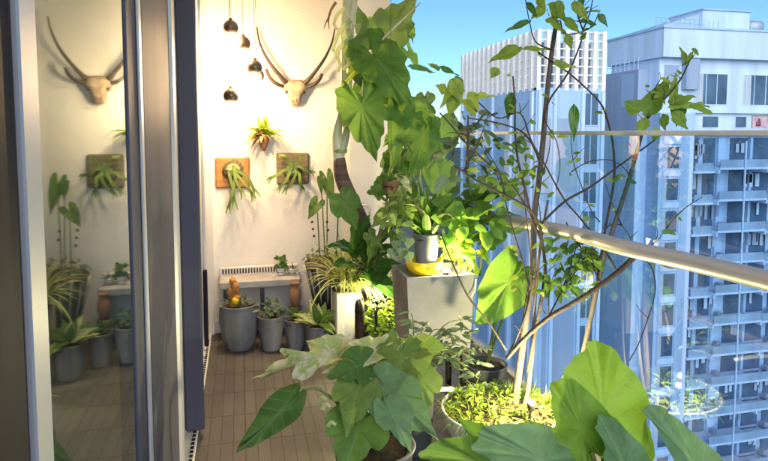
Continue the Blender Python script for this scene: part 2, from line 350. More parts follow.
def leaf(mb, a, t, wd, shape='cordate', nrm=None, fold=.25, droop=.15, wave=.03, twist=0, rings=5, k=3, rnd=None, wf=5):
    """one leaf blade from attachment a to tip t, full width wd (metres)"""
    a = Vector(a); t = Vector(t); D = t - a; L = D.length; D.normalize()
    n = Vector(nrm) if nrm is not None else (Vector((0, 0, EYE)) - a).normalized() * .8 + V(0, 0, .6)
    n = n - D * n.dot(D); n.normalize()
    if twist: n = Matrix.Rotation(twist, 3, D) @ n
    X = D.cross(n)
    half, cy = SHAPES[shape]
    o = spline(half, k); left = [(-x, y) for x, y in reversed(o[1:-1])]
    out = o + left; N = len(out); ph = rng.uniform(0, 6.28); ph2 = rng.uniform(0, 6.28); hw = wd / 2
    v = []; uv = []; f = []
    asym = rng.uniform(-.06, .06)
    def put(x, y, e):
        wx = x * hw + asym * L * e * e * .5 * y; wy = y * L
        th = math.atan2(x, y - cy)
        z = fold * abs(x * hw) - droop * wy * abs(wy) / L + wave * L * e * e * (math.sin(wf * th + ph) + .5 * math.sin(2.3 * wf * th + ph2) + .3 * e * math.sin(5 * wf * th + ph)) - .25 * fold * (x * hw) ** 2 / max(hw, 1e-4)
        v.append(a + X * wx + D * wy + n * z); uv.append((x * hw / L, y))
    put(0, cy, 0)
    for r in range(1, rings + 1):
        e = r / rings
        for x, y in out: put(x * e, cy + (y - cy) * e, e)
    for i in range(N): f.append((0, 1 + (i + 1) % N, 1 + i))
    for r in range(rings - 1):
        b0 = 1 + r * N; b1 = b0 + N
        for i in range(N): f.append((b0 + i, b0 + (i + 1) % N, b1 + (i + 1) % N, b1 + i))
    mb.add(v, f, uv, rng.random() if rnd is None else rnd)
def sleaf(mb, a, D, n, L, W, fold=.3, curl=.2, rnd=None):
    """small folded leaf, eight vertices"""
    D = Vector(D).normalized(); n = Vector(n); n = n - D * n.dot(D)
    n = n.normalized() if n.length > 1e-4 else D.orthogonal().normalized()
    X = D.cross(n); a = Vector(a); v = []; uv = []
    for x, y in ((0, 0), (-.42, .22), (.42, .22), (-.5, .5), (.5, .5), (-.3, .8), (.3, .8), (0, 1), (0, .22), (0, .5), (0, .8)):
        v.append(a + X * x * W + D * y * L + n * (fold * abs(x) * W - curl * L * y * y)); uv.append((x * W / L, y))
    f = [(0, 8, 1), (0, 2, 8), (1, 8, 9, 3), (8, 2, 4, 9), (3, 9, 10, 5), (9, 4, 6, 10), (5, 10, 7), (10, 6, 7)]
    mb.add(v, f, uv, rng.random() if rnd is None else rnd)
def blade(mb, a, d, L, W, bend=.6, seg=7, rnd=None, up=V(0, 0, 1), tipdrop=0):
    """strap leaf leaving a in direction d and arching over"""
    p = Vector(a); d = Vector(d).normalized(); st = L / seg; v = []; uv = []; f = []
    side = d.cross(up); side = side.normalized() if side.length > 1e-3 else V(1, 0, 0)
    for i in range(seg + 1):
        t = i / seg; wd = W * (1 - .55 * abs(t - .35) * 1.5) * (1 if t < .7 else max(.04, (1 - t) / .3))
        nn = side.cross(d).normalized()
        v += [p - side * wd / 2 + nn * wd * .18, p.copy(), p + side * wd / 2 + nn * wd * .18]; uv += [(-wd / 2 / L, t), (0, t), (wd / 2 / L, t)]
        p = p + d * st; d = (d + V(0, 0, -1) * bend / seg * (1 + tipdrop * t)).normalized()
    for i in range(seg):
        b = i * 3; f += [(b, b + 1, b + 4, b + 3), (b + 1, b + 2, b + 5, b + 4)]
    mb.add(v, f, uv, rng.random() if rnd is None else rnd)
def rdir(zlo=-1, zhi=1):
    z = rng.uniform(zlo, zhi); a = rng.uniform(0, 6.283); s = math.sqrt(max(0, 1 - z * z)); return V(s * math.cos(a), s * math.sin(a), z)
def cluster(mb, c, rx, ry, rz, n, L, ratio=.5, zlo=-.9, zhi=.7, stems=None):
    """loose leaves through an ellipsoid; twigs drawn from the middle when a stem mesh is given"""
    c = Vector(c)
    for _ in range(n):
        d = rdir(); q = rng.random() ** .5; p = c + V(d.x * rx, d.y * ry, d.z * rz) * q
        dd = (rdir(zlo, zhi) + d * .6).normalized(); l = L * rng.uniform(.6, 1.25)
        nn = V(rng.uniform(-.7, .3), rng.uniform(-1, .2), rng.uniform(.1, 1))
        sleaf(mb, p, dd, nn, l, l * ratio * rng.uniform(.8, 1.2), rng.uniform(.1, .5), rng.uniform(-.05, .35))
        if stems is not None and rng.random() < .45: tube(stems, [c + (p - c) * .25, c + (p - c) * .65 + V(0, 0, -.01), p], (.0022, .001), 5, 3, cap=False)
def S(px, Y): return px * Y / FPX      # pixels at depth Y to metres
def big(parent, a, t, wpx, m, shape='cordate', nrm=None, stem=None, root=None, r=(.007, .012), bendz=.08, label=None, **kw):
    """a large leaf as a part of its plant, with a stalk into mesh stem from root"""
    A = P(*a); T = P(*t); b = MB(); leaf(b, A, T, S(wpx, (a[2] + t[2]) / 2), shape, nrm, **kw)
    o = b.build('leaf', m, parent)
    if label: o['label'] = label
    if stem is not None:
        root = Vector(root); mid = (root + A) / 2 + V(0, 0, bendz); tube(stem, [root, root * .7 + A * .3 + V(0, 0, bendz * .9), root * .25 + A * .75 + V(0, 0, bendz), A], (r[0], r[1]), 7, 5)
    return o
def pot_prof(r0, r1, h, th=.012, foot=.0, bulge=0):
    p = [(0.001, 0), (r0 * .96, 0), (r0, .006)]
    for i in range(1, 9):
        t = i / 9; p.append((r0 + (r1 - r0) * t + bulge * math.sin(math.pi * t), h * t))
    p += [(r1, h - .006), (r1 + .002, h), (r1 - th * .5, h + .003), (r1 - th, h - .002), (r1 - th, h - .03), (.001, h - .03)]
    return p
def pot(parent, c, r0, r1, h, m, bulge=0, soil=True):
    b = MB(); lathe(b, c, pot_prof(r0, r1, h, bulge=bulge)); o = b.build('pot', m, parent)
    if soil:
        s = MB(); ball(s, (c[0], c[1], c[2] + h - .028), r1 * .93, 1, 1, .16, 24, 8, .15, rng.randint(0, 99)); s.build('soil', M['soil'], parent)
    return V(c[0], c[1], c[2] + h - .012)

# ================================================================== SETTING
def struct(mb, name, m, smooth=False): return tag(mb.build(name, m, None, smooth), kind='structure')
XD = -.275            # plane of the sliding doors
XG = 1.68            # plane of the balustrade glass
YW = 4.75            # end wall
ZC = 2.78
struct(box(MB(), -.235, 1.72, -1.3, YW + .1, -.05, 0), 'floor', M['deck'])
struct(box(MB(), -.9, 1.78, 1.2, YW + .12, ZC, ZC + .2), 'ceiling', M['ceil'])
struct(box(MB(), -.9, 1.80, -1.3, YW + .12, -.30, -.055), 'floor_slab', M['ceil'])
g = MB(); g.add([(-3000, -3000, -75), (3000, -3000, -75), (3000, 3000, -75), (-3000, 3000, -75)], [(0, 1, 2, 3)]); struct(g, 'ground', M['ground'])

# end wall and pillar
xw = P(349, 170, YW).x; xp = P(389, 170, YW).x
ew = thing('end_wall', 'cream plaster wall at the balcony end carrying the horned skull and fern plaques', 'wall', (.3, YW, 0))
box(MB(), -.9, xw, YW, YW + .12, -.05, ZC).build('wall_panel', M['wall'], ew, False)
box(MB(), -.265, -.215, YW - .045, YW - .001, .0, ZC).build('corner_trim', M['trim'], ew, False)
box(MB(), -.213, xw - .002, YW - .014, YW - .001, .0, .09).build('skirting', M['trim'], ew, False)
pl = thing('pillar', 'white square pillar closing the right end of the cream wall', 'pillar', ((xw + xp) / 2, YW, 0))
box(MB(), xw + .002, xp, YW - .03, YW + .25, -.05, ZC).build('pillar_shaft', M['pillar'], pl, False)
box(MB(), xp - .06, xp - .02, YW - .10, YW - .032, P(366, 208, 4.7).z - .02, P(366, 208, 4.7).z + .05, .006).build('tap_plate', M['alu'], pl, False)
tube(MB(), [P(358, 209, 4.68), P(364, 205, 4.62), P(369, 208, 4.6), P(369, 214, 4.6)], (.010, .009), 8).build('tap_spout', M['alu'], pl)
# room behind the doors
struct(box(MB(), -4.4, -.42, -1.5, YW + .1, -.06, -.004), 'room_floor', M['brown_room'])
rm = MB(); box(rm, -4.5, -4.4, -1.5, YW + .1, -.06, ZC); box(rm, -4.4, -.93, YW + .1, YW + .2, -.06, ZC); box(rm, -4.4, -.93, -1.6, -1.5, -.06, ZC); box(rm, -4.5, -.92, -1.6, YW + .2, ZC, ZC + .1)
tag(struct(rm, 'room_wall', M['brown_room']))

# ------------------------------------------------------------------ sliding doors
def ydoor(px, x=XD): return P(px, 230, 1).x and (x / ((P(px, 230, 1).x)))
dj = thing('door_jamb', 'dark purple grey door jamb at the left edge of the glass door', 'door frame', (XD, .78, 0))
Ya, Yb, Yc, Yd = .55, ydoor(10.5), ydoor(24.5), ydoor(28)
box(MB(), XD - .12, XD + .004, Ya, Yb, 0, ZC, .012).build('jamb_post', M['frame_dark'], dj, False)
for z0, z1 in ((0, .42), (.424, .60), (.604, ZC - .01)):
    box(MB(), XD - .10, XD - .006, Yb + .003, Yc, z0, z1, .003).build('jamb_cover', M['frame_dark'], dj, False)
box(MB(), XD - .13, XD - .02, Yc + .002, Yd - .002, 0, ZC).build('rebate', M['frame_dark'], dj, False)
gd = thing('sliding_glass_door', 'closed glass sliding door with pale edge stile reflecting the balcony', 'door', (XD, 1.3, 0))
y0, y1, y2, y3 = Yd, ydoor(45), ydoor(133), ydoor(148)
box(MB(), XD - .012, XD, y0, y1, .02, ZC - .02, .003).build('pale_stile', M['alu'], gd, False)
box(MB(), XD - .045, XD - .001, y2, y3, .02, ZC - .02, .002).build('dark_stile', M['frame'], gd, False)
ys = ydoor(142.5); box(MB(), XD, XD + .008, ys - .012, ys + .03, .02, ZC - .02, .003).build('pale_strip', M['alu'], gd, False)  # raised pale strip: the bright highlight down this dark stile, built as shape
box(MB(), XD - .045, XD - .014, y1, y2, .02, .10).build('bottom_rail', M['frame'], gd, False)
box(MB(), XD - .045, XD - .014, y1, y2, ZC - .1, ZC - .02).build('top_rail', M['frame'], gd, False)
gl = MB(); gl.add([(XD - .006, y1 - .02, .02), (XD - .006, y2 + .005, .02), (XD - .006, y2 + .005, ZC - .02), (XD - .006, y1 - .02, ZC - .02)], [(0, 1, 2, 3)])
gl.build('glass', M['doorglass'], gd, False)
# parked panel
yb0, yb1 = ydoor(148.5), ydoor(178)
pd = thing('parked_door_panel', 'purple grey door panel with white edge parked beside the glass door', 'door panel', (XD, 2.3, 0))
box(MB(), XD - .04, XD - .002, yb0, ydoor(160), .02, ZC - .02, .003).build('front_stile', M['frame'], pd, False)
box(MB(), XD - .05, XD - .005, ydoor(160) + .004, yb1 - .12, .02, ZC - .02, .003).build('panel_face', M['frame'], pd, False)
box(MB(), XD - .03, XD + .006, yb1 - .115, yb1, .02, ZC - .02, .012).build('pale_strip', M['alu'], pd, False)
# folded panel standing proud of the row
fx0, fx1 = P(184.5, 428, 3.1).x, P(204.5, 428, 3.1).x
fd = thing('folded_door_panel', 'folded purple door panel standing proud over the floor drain', 'door panel', (fx0, 3.1, 0))
box(MB(), fx0 + .004, fx1, 3.10, 3.145, .03, ZC - .02, .008).build('panel_face', M['frame'], fd, False)
box(MB(), fx0 - .01, fx0 + .002, 3.085, 3.14, .03, ZC - .02, .012).build('pale_strip', M['alu'], fd, False)
box(MB(), fx0 + .01, fx1 - .012, 3.15, 3.19, .03, ZC - .02, .012).build('rear_panel', M['frame_dark'], fd, False)
lx = P(199, 40, 4.45).x
fj = thing('far_jamb', 'narrow pale jamb between the folded door panel and the cream wall', 'door frame', (-.28, 4.4, 0))
box(MB(), -.33, -.268, 4.36, 4.50, 0, ZC, .012).build('jamb_post', M['trim'], fj, False)
box(MB(), -.266, -.245, 4.32, 4.352, .1, ZC, .003).build('pale_strip', M['alu'], fj, False)
box(MB(), -.262, -.234, 4.18, 4.22, .09, .62, .006).build('handle', M['frame_dark'], fj, False)
# track and drain
tr = thing('door_track', 'white door track with a dotted drain along the deck edge', 'door track', (-.27, 2.5, 0))
box(MB(), -.42, -.237, .3, YW - .05, -.05, .012, .003).build('track_base', M['trim'], tr, False)
dr = MB()
for i in range(84): box(dr, -.262, -.246, 1.2 + i * .04, 1.222 + i * .04, .0123, .0155)
dr.build('drain_slots', M['blackmetal'], tr, False)

# ------------------------------------------------------------------ balustrade
bal = thing('balustrade', 'blue tinted glass balcony balustrade with top cap and round metal handrail', 'railing', (XG, 2, 0))
for a_, b_ in ((-1.25, .28), (.30, 1.95), (1.97, 3.5), (3.52, YW + .05)):
    q = MB(); q.add([(XG, a_, .02), (XG, b_, .02), (XG, b_, EYE - .012), (XG, a_, EYE - .012)], [(0, 1, 2, 3)]); q.build('glass_panel', M['railglass'], bal, False)
box(MB(), XG - .022, XG + .022, -1.28, YW + .08, EYE - .010, EYE + .010, .003).build('top_cap', M['cap'], bal, False)
box(MB(), XG - .03, XG + .03, -1.28, YW + .08, 0, .03, .012).build('base_channel', M['rail'], bal, False)

_d = P(790, 287, 1) - V(0, 0, EYE); zm = EYE + 1.60 / _d.x * _d.z
hp = []
for px, py in ((430, 201), (492, 217), (570, 232.5), (620, 246.5), (690, 262), (747, 275.5), (790, 287)):
    d = P(px, py, 1) - V(0, 0, EYE); k = (zm - EYE) / d.z; hp.append(V(0, 0, EYE) + d * k)
e = hp[-1] - hp[-2]; hp += [hp[-1] + e, hp[-1] + e * 2]
tube(MB(), hp, (.033, .033), 16, 6).build('handrail', M['rail'], bal)
for i in (1, 3, 5):
    q = hp[i] + (hp[i + 1] - hp[i]) * .5
    tube(MB(), [V(XG - .004, q.y, q.z - .05), V((XG + q.x) / 2, q.y, q.z - .055), V(q.x, q.y, q.z - .02)], (.008, .008), 8).build('bracket', M['rail'], bal)

# ================================================================== TOWERS
def copy_part(o, dx, dy, dz, parent):
    def rec(src, par, top):
        c = src.copy(); col.objects.link(c); c.parent = par
        if top: c.location = src.location + V(dx, dy, dz)
        for ch in list(src.children): rec(ch, c, False)
        return c
    return rec(o, parent, True)
# right hand tower: facade on the plane y = 58
YF = 58.0
fx = lambda px: P(px, 200, YF).x
fz = lambda py, px=720: P(px, py, YF).z
T = thing('apartment_tower', 'blue white apartment tower with stepped balconies rising behind the glass railing', 'building', (fx(740), YF, -75))
XL = fx(658); XR = fx(900); YB = YF + 9.5
zroof = fz(31); zpar = fz(59); ztop = fz(113)
ZB = -75
box(MB(), XL, fx(692), YF, YB, ZB, ztop).build('corner_wall', M['t_blue'], T, False)
box(MB(), fx(692) + .005, XR, YF + 2.0, YB, ZB, ztop).build('rear_wall', M['t_blue'], T, False)
box(MB(), XL - .14, XL + .2, YF - .12, YF - .005, ZB, ztop - .01).build('corner_pier', M['t_pale'], T, False)
box(MB(), fx(678.5), fx(680), YF - .1, YF - .005, ZB, ztop - .01).build('corner_pier', M['t_pale'], T, False)
# penthouse floor
box(MB(), XL, XR, YF + .5, YB, ztop + .002, zpar).build('penthouse_wall', M['t_white'], T, False)
box(MB(), XL - .35, XR, YF - .5, YB + .4, zpar + .002, zroof).build('parapet', M['t_white'], T, False)
box(MB(), XL - .5, XR, YF - .65, YB + .5, zroof + .002, zroof + .22).build('coping', M['t_pale'], T, False)
# roof boxes
rb = MB(); x0, x1 = fx(661), fx(705); za, zb2 = fz(24, 665), fz(8, 705)
rb.add([(x0, YF + 2, zroof + .23), (x1, YF + 2, zroof + .23), (x1, YF + 8, zroof + .23), (x0, YF + 8, zroof + .23), (x0, YF + 2, za), (x1, YF + 2, zb2 - .2), (x1, YF + 8, zb2 - .2), (x0, YF + 8, za)],
       [(0, 3, 2, 1), (4, 5, 6, 7), (0, 1, 5, 4), (1, 2, 6, 5), (2, 3, 7, 6), (3, 0, 4, 7)])
rb.build('roof_wing', M['t_pale'], T, False)
box(MB(), fx(705) + .02, fx(752), YF + 1.5, YF + 7, zroof + .23, fz(7.5)).build('roof_box', M['t_white'], T, False)
box(MB(), fx(705) - .1, fx(753), YF + 1.3, YF + 7.2, fz(7.5) + .002, fz(6)).build('roof_box_cap', M['t_pale'], T, False)
tk = MB(); lathe(tk, (fx(761), YF + 2.5, zroof + .23), [(0.01, 0), (1.3, 0), (1.3, fz(23, 760) - zroof), (1.1, fz(20, 760) - zroof), (.01, fz(18, 760) - zroof)], 20); tk.build('water_tank', M['t_metal'], T)
rl = MB()
for i in range(14):
    x = fx(652) + i * .62; box(rl, x, x + .04, YF + .3, YF + .34, zroof + .22, zroof + 1.2)
box(rl, fx(652), fx(700), YF + .29, YF + .35, zroof + 1.2, zroof + 1.25); box(rl, fx(652), fx(700), YF + .29, YF + .35, zroof + .7, zroof + .74)
rl.build('roof_railing', M['t_metal'], T, False)
# penthouse windows
def window(parent, x0, x1, z0, z1, y, mull=1, curtain=True, fr='t_white'):
    f = MB(); t = .09
    box(f, x0, x0 + t, y - .06, y - .002, z0, z1); box(f, x1 - t, x1, y - .06, y - .002, z0, z1); box(f, x0 + t, x1 - t, y - .06, y - .002, z1 - t, z1); box(f, x0 + t, x1 - t, y - .06, y - .002, z0, z0 + t)
    for i in range(mull):
        xm = x0 + (x1 - x0) * (i + 1) / (mull + 1); box(f, xm - .04, xm + .04, y - .055, y - .003, z0 + t, z1 - t)
    fo = f.build('window', M[fr], parent, False)
    g_ = MB(); box(g_, x0 + t, x1 - t, y - .03, y - .004, z0 + t, z1 - t); g_.build('pane', M['t_glass'], fo, False)
    if curtain:
        c = MB(); wd = (x1 - x0) * .22; box(c, x0 + t + .02, x0 + t + wd, y - .036, y - .031, z0 + t, z1 - t); c.build('curtain', M['t_curtain'], fo, False)
    return fo
yw = YF + .5
for a_, b_ in ((694, 726), (741, 775), (789, 821)):
    window(T, fx(a_), fx(b_), fz(105), fz(73), yw, 2)
box(MB(), fx(680), fx(693), YF - .3, YF + .49, fz(90), zpar).build('fin_column', M['t_grey'], T, False)
box(MB(), fx(663), fx(677), YF + .4, YF + .495, fz(90), fz(66)).build('dark_panel', M['t_grey'], T, False)
for a_, b_ in ((705, 722), (738, 750)): window(T, fx(a_), fx(b_), fz(128), fz(115), YF + 1.9, 0, False)
# storey just under the penthouse: solid white band with small windows
box(MB(), fx(692), XR, YF + 1.0, YF + 1.9, fz(135), ztop - .005).build('band_wall', M['t_white'], T, False)
for a_, b_ in ((705, 722), (738, 750)): window(T, fx(a_), fx(b_), fz(128), fz(115.5), YF + 1.0, 0, False)
pw = window(T, fx(754), fx(776), fz(129), fz(114), YF + 1.0, 0, False)
c = MB(); box(c, fx(755.5), fx(774.5), YF + .955, YF + .964, fz(128), fz(115.5)); c.build('curtain', M['t_pink'], pw, False)
c = MB(); box(c, fx(759), fx(764), YF + .94, YF + .954, fz(126), fz(121)); ball(c, (fx(762), YF + .94, fz(119.5)), .22, 1, .3, 1, 10, 6); c.build('hanging_cloth', M['t_red'], pw)
# corner window column and balconies, one storey then copied
H = fz(169, 736) - fz(200, 736)
zs = fz(169, 736)
wcol = window(T, fx(661.5), fx(678), fz(169, 670), fz(146, 670), YF, 0, True, 't_pale')
spm = MB(); box(spm, fx(661.2), fx(678.2), YF - .14, YF - .004, fz(176, 670), fz(170, 670)); spm = spm.build('spandrel', M['t_white'], T, False)
def balcony():
    s = MB(); t = .24
    xa, xb, xc, xd, xe = fx(691), fx(712), fx(760), fx(786), XR
    box(s, xa, xb, YF - .3, YF + 1.99, zs - .42, zs - .42 + t); box(s, xb, xc, YF - 1.0, YF + 1.99, zs, zs + t); box(s, xc, xd, YF - .2, YF + 1.99, zs - .42, zs - .42 + t); box(s, xd, xe, YF - 1, YF + 1.99, zs, zs + t)
    box(s, xb - .1, xb + .1, YF - .95, YF + 1.98, zs - .41, zs + .01); box(s, xc - .1, xc + .1, YF - .95, YF + 1.98, zs - .41, zs + .01)
    o = s.build('balcony', M['t_white'], T, False)
    r = MB(); box(r, xb + .1, xc - .1, YF - .95, YF - .91, zs + .21, zs + 1.15); box(r, xa + .3, xb - .12, YF - .15, YF - .11, zs - .2, zs + .75); box(r, xc + .12, xd, YF - .15, YF - .11, zs - .2, zs + .75)
    r.build('glass_front', M['t_rail'], o, False)
    for px0, px1 in ((694, 709), (714, 726), (741, 759), (763, 781), (786, 800)):
        wn = MB(); box(wn, fx(px0), fx(px1), YF + 1.9, YF + 1.99, zs + .31, zs + H - .05); d_ = wn.build('balcony_door', M['t_glass'], o, False)
    for px0 in (729, 782):
        ac = MB(); box(ac, fx(px0), fx(px0) + .55, YF + .9, YF + 1.5, zs + .25, zs + .85); ac.build('cooling_unit', M['t_metal'], o, False)
    for px0, px1 in ((727.5, 735), (760, 762.5)):
        cu = MB(); box(cu, fx(px0), fx(px1), YF + 1.7, YF + 1.99, zs + .31, zs + H - .01); cu.build('wall_strip', M['t_pale'], o, False)
    return o
bal0 = balcony()
rg2 = random.Random(3)
NF = 22
for k in range(1, NF):
    dz = -H * k
    copy_part(wcol, 0, 0, dz, T); copy_part(spm, 0, 0, dz, T); copy_part(bal0, 0, 0, dz, T)
copy_part(spm, 0, 0, H, T)
cl = []
for k in [q_ % 14 for q_ in range(46)]:
    if rg2.random() < .9:
        b = MB(); x = fx(rg2.choice((rg2.uniform(694, 705), rg2.uniform(713, 724), rg2.uniform(740, 756), rg2.uniform(762, 776))))
        for i in range(rg2.randint(1, 3)):
            wq = rg2.uniform(.3, .6); box(b, x, x + wq, YF + 1.7 - .1 * i, YF + 1.74 - .1 * i, zs - H * k + H - rg2.uniform(1.7, 2.5), zs - H * k + H - rg2.uniform(.6, .8)); x += wq + rg2.uniform(.05, .3)
        b.build('hung_curtain', M[rg2.choice(('t_curtain', 't_white', 't_grey'))], T, False)
box(MB(), fx(735.6), fx(736.8), YF - 1.15, YF - 1.02, ZB, zs + H * .9).build('downpipe', M['t_white'], T, False)
# side wing: blue grey block on the left flank with its own roof rail
zw = P(640, 70, YF + 3).z
zmid = P(640, 131, YF + 3).z
box(MB(), XL - 1.4, XL - .004, YF + 2.2, YB, ZB, zmid).build('side_wing', M['t_wing'], T, False)
box(MB(), XL - 1.42, XL - .004, YF + 2.18, YB + .02, zmid + .003, zw).build('side_wing_top', M['t_grey'], T, False)
box(MB(), XL - 1.44, XL - 1.402, YF + 3.0, YF + 5.2, zw - 4.2, zw - .4).build('side_panel', M['t_blue'], T, False)
rl = MB()
for i in range(9):
    y = YF + 2.3 + i * .85; box(rl, XL - 1.38, XL - 1.33, y, y + .05, zw, zw + 1.3)
for dz in (.6, 1.3): box(rl, XL - 1.38, XL - 1.33, YF + 2.3, YB - .2, zw + dz, zw + dz + .06)
rl.build('roof_railing', M['t_white'], T, False)

# left tower with the finned crown: corner at px 537, front on the plane y = 45
YL = 45.0
lx = lambda px: P(px, 60, YL).x
lz = lambda py, px=570: P(px, py, YL).z
TL = thing('louvred_tower', 'pale blue tower crowned with tall white vertical fins, seen through the bare branches', 'building', (lx(570), YL, -75))
x0, x1 = lx(537), lx(606); yb = YL + 17; zt = lz(88); zc = lz(30)
box(MB(), x0, x1, YL, yb, ZB, zt).build('tower_wall', M['t_pale'], TL, False)
box(MB(), x0 + .9, x1 - .9, YL + .9, yb - .9, zt + .002, zc - .9).build('plant_room', M['t_grey'], TL, False)
fins = MB()
n = 7
for i in range(n + 1):
    x = x0 + (x1 - x0 - .34) * i / n; box(fins, x, x + .34, YL - .05, YL + .45, zt - .2, zc)
n2 = 15
for i in range(1, n2 + 1):
    y = YL + (yb - YL) * i / n2; box(fins, x0 - .05, x0 + .45, y - .24, y + .24, zt - .2, zc)
fins.build('fins', M['t_fin'], TL, False)
sl = MB()
for i in range(7):
    z = zt + .35 + (zc - zt - .5) * i / 6
    box(sl, x0 + .1, x1 - .1, YL + .15, YL + .25, z, z + .10); box(sl, x0 + .15, x0 + .25, YL + .3, yb - .1, z, z + .10)
sl.build('crossbars', M['t_fin'], TL, False)
st_ = MB()
for a_, b_ in ((547, 552), (556, 580), ):
    box(st_, lx(a_), lx(b_), YL - .03, YL - .003, ZB, zt - 2.5)
st_.build('recess_strip', M['t_grey'], TL, False)
w_ = window(TL, lx(584), lx(600), lz(126), lz(92), YL, 1, False, 't_pale')
hh = lz(92) - lz(132)
for k in range(1, 22): copy_part(w_, 0, 0, -hh * k, TL)
pil = MB()
for px in (538.5, 554, 582, 602): box(pil, lx(px), lx(px) + .3, YL - .2, YL - .035, ZB, zt - .3)
for i in range(5):
    y = YL + .4 + i * 4.0; box(pil, x0 - .2, x0 - .004, y, y + .35, ZB, zt - .3)
pil.build('pilasters', M['t_white'], TL, False)
sw = MB()
for i in range(4):
    y = YL + 1.3 + i * 4.0; box(sw, x0 - .03, x0 - .003, y, y + 2.2, ZB, zt - 1.2)
sw.build('side_glazing', M['t_side'], TL, False)

# ================================================================== WALL PIECES
YP = YW - .48
# pendants
def lamp_point(parent, p, e, c, r=.02, name='lamp_light'):
    d = bpy.data.lights.new(name, 'POINT'); d.energy = e; d.color = c; d.shadow_soft_size = r
    o = bpy.data.objects.new(name, d); col.objects.link(o); o.parent = parent; o.location = Vector(p) - LOC[parent]
    return o
WARM = (1.0, .66, .34)
pend_lab = ['smoked ball pendant hanging highest, at the left of the cluster', 'smoked ball pendant second from the top on its own cord',
            'paler ball pendant touching the top of a darker ball', 'dark ball pendant hanging just below the paler ball', 'smoked ball pendant hanging lowest on the longest cord']
for (px, py, dy, lab) in ((230.7, 27.7, 0, pend_lab[0]), (243, 43.6, .05, pend_lab[1]), (254.6, 67.5, -.02, pend_lab[2]), (256.7, 75.5, .06, pend_lab[3]), (230.9, 96, -.08, pend_lab[4])):
    c = P(px, py, YP + dy); r = .052
    t = thing('pendant_lamp', lab, 'pendant lamp', (c.x, c.y, c.z), 'pendant lamps hanging by the wall')
    b = MB(); lathe(b, c, [(.006, r * 1.25), (.012, r * 1.22), (.014, r * .98)] + [(r * math.sin(a), r * math.cos(a)) for a in [R(18 + i * 9) for i in range(15)]], 24); b.build('globe', M['globe'], t)
    tube(MB(), [c + V(0, 0, r * 1.2), V(c.x, c.y, (c.z + ZC) / 2), V(c.x, c.y, ZC - .001)], (.0022, .0022), 6, 2).build('cord', M['cord'], t)
    b = MB(); ball(b, c + V(0, 0, -r * .86), r * .5, 1, 1, .6, 14, 8); b.build('bulb', M['bulb'], t)
    lamp_point(t, c + V(0, 0.0, -r * 1.6), 4.2, WARM, .03)

# horned skull
sk = thing('horned_skull', 'antelope skull with long ridged horns mounted on the cream wall', 'skull mount', P(295, 92, YW))
def wl(px, py, off=.04): return P(px, py, YW - off)
b = MB()
c0 = wl(295, 88, .055)
# skull: crown, eye ridges, tapered muzzle
prof = [(288, 302, 80, .025), (284.5, 306, 82.5, .055), (283, 307.5, 86, .075), (283.5, 307, 89, .085), (286, 304.5, 92, .08), (287.5, 302.5, 95, .085), (288.5, 301.5, 98.5, .08), (289, 301, 101.5, .07), (290, 300, 104, .055), (292.5, 297.5, 106, .03)]
rings = []
for xl_, xr_, py, dp in prof:
    cc = wl((xl_ + xr_) / 2, py, dp * .5 + .01); hw = S(xr_ - xl_, YW) / 2
    rings.append([cc + V(math.cos(2 * math.pi * i / 16) * hw, math.sin(2 * math.pi * i / 16) * dp * .55, 0) * (1 + (.16 if i in (11, 13) else -.10 if i == 12 else .0) + .05 * math.sin(py * 1.7 + i)) for i in range(16)])
vv = [p for r_ in rings for p in r_]; ff = []
for k in range(len(rings) - 1):
    for i in range(16): ff.append((k * 16 + i, k * 16 + (i + 1) % 16, k * 16 + 16 + (i + 1) % 16, k * 16 + 16 + i))
ff += [tuple(reversed(range(16))), tuple(range((len(rings) - 1) * 16, len(rings) * 16))]
b.add(vv, ff); b.build('skull', M['bone'], sk)
for s, px in ((-1, 287), (1, 303.5)):
    b = MB(); ball(b, wl(px, 91.5, .066), .019, .8, .8, 1.0, 12, 8, .12, 3); b.build('eye_socket', M['brownpost'], sk)
b = MB()
for px in (293.2, 296.8): ball(b, wl(px, 99.5, .088), .007, .5, .7, 3.2, 10, 6)
b.build('nasal_cavity', M['brownpost'], sk)
def horn(pts, r0, r1, ridges=26):
    P3 = spline([tuple(p) for p in pts], 9); n_ = len(P3)
    rr = [(r0 + (r1 - r0) * (i / (n_ - 1)) ** .8) * (1 + (.10 if i % 2 else -.03) * (1 - i / n_)) for i in range(n_)]
    b = MB(); tube(b, [Vector(p) for p in P3], rr, 10, 1); return b
horn([wl(287, 84), wl(281, 77, .07), wl(272, 66, .09), wl(264, 53, .09), wl(259, 40, .07), wl(257, 27, .05)], .021, .005).build('long_horn', M['horn'], sk)
horn([wl(303, 84), wl(309, 79, .07), wl(318, 68, .09), wl(326, 56, .09), wl(332, 42, .07), wl(335, 28, .05)], .021, .005).build('long_horn', M['horn'], sk)
horn([wl(286, 87), wl(277, 84, .08), wl(270, 78, .09), wl(266, 69, .08)], .015, .012).build('short_horn', M['horn'], sk)
horn([wl(305, 87), wl(313, 85, .08), wl(319, 80, .09), wl(322, 74, .08)], .015, .012).build('short_horn', M['horn'], sk)

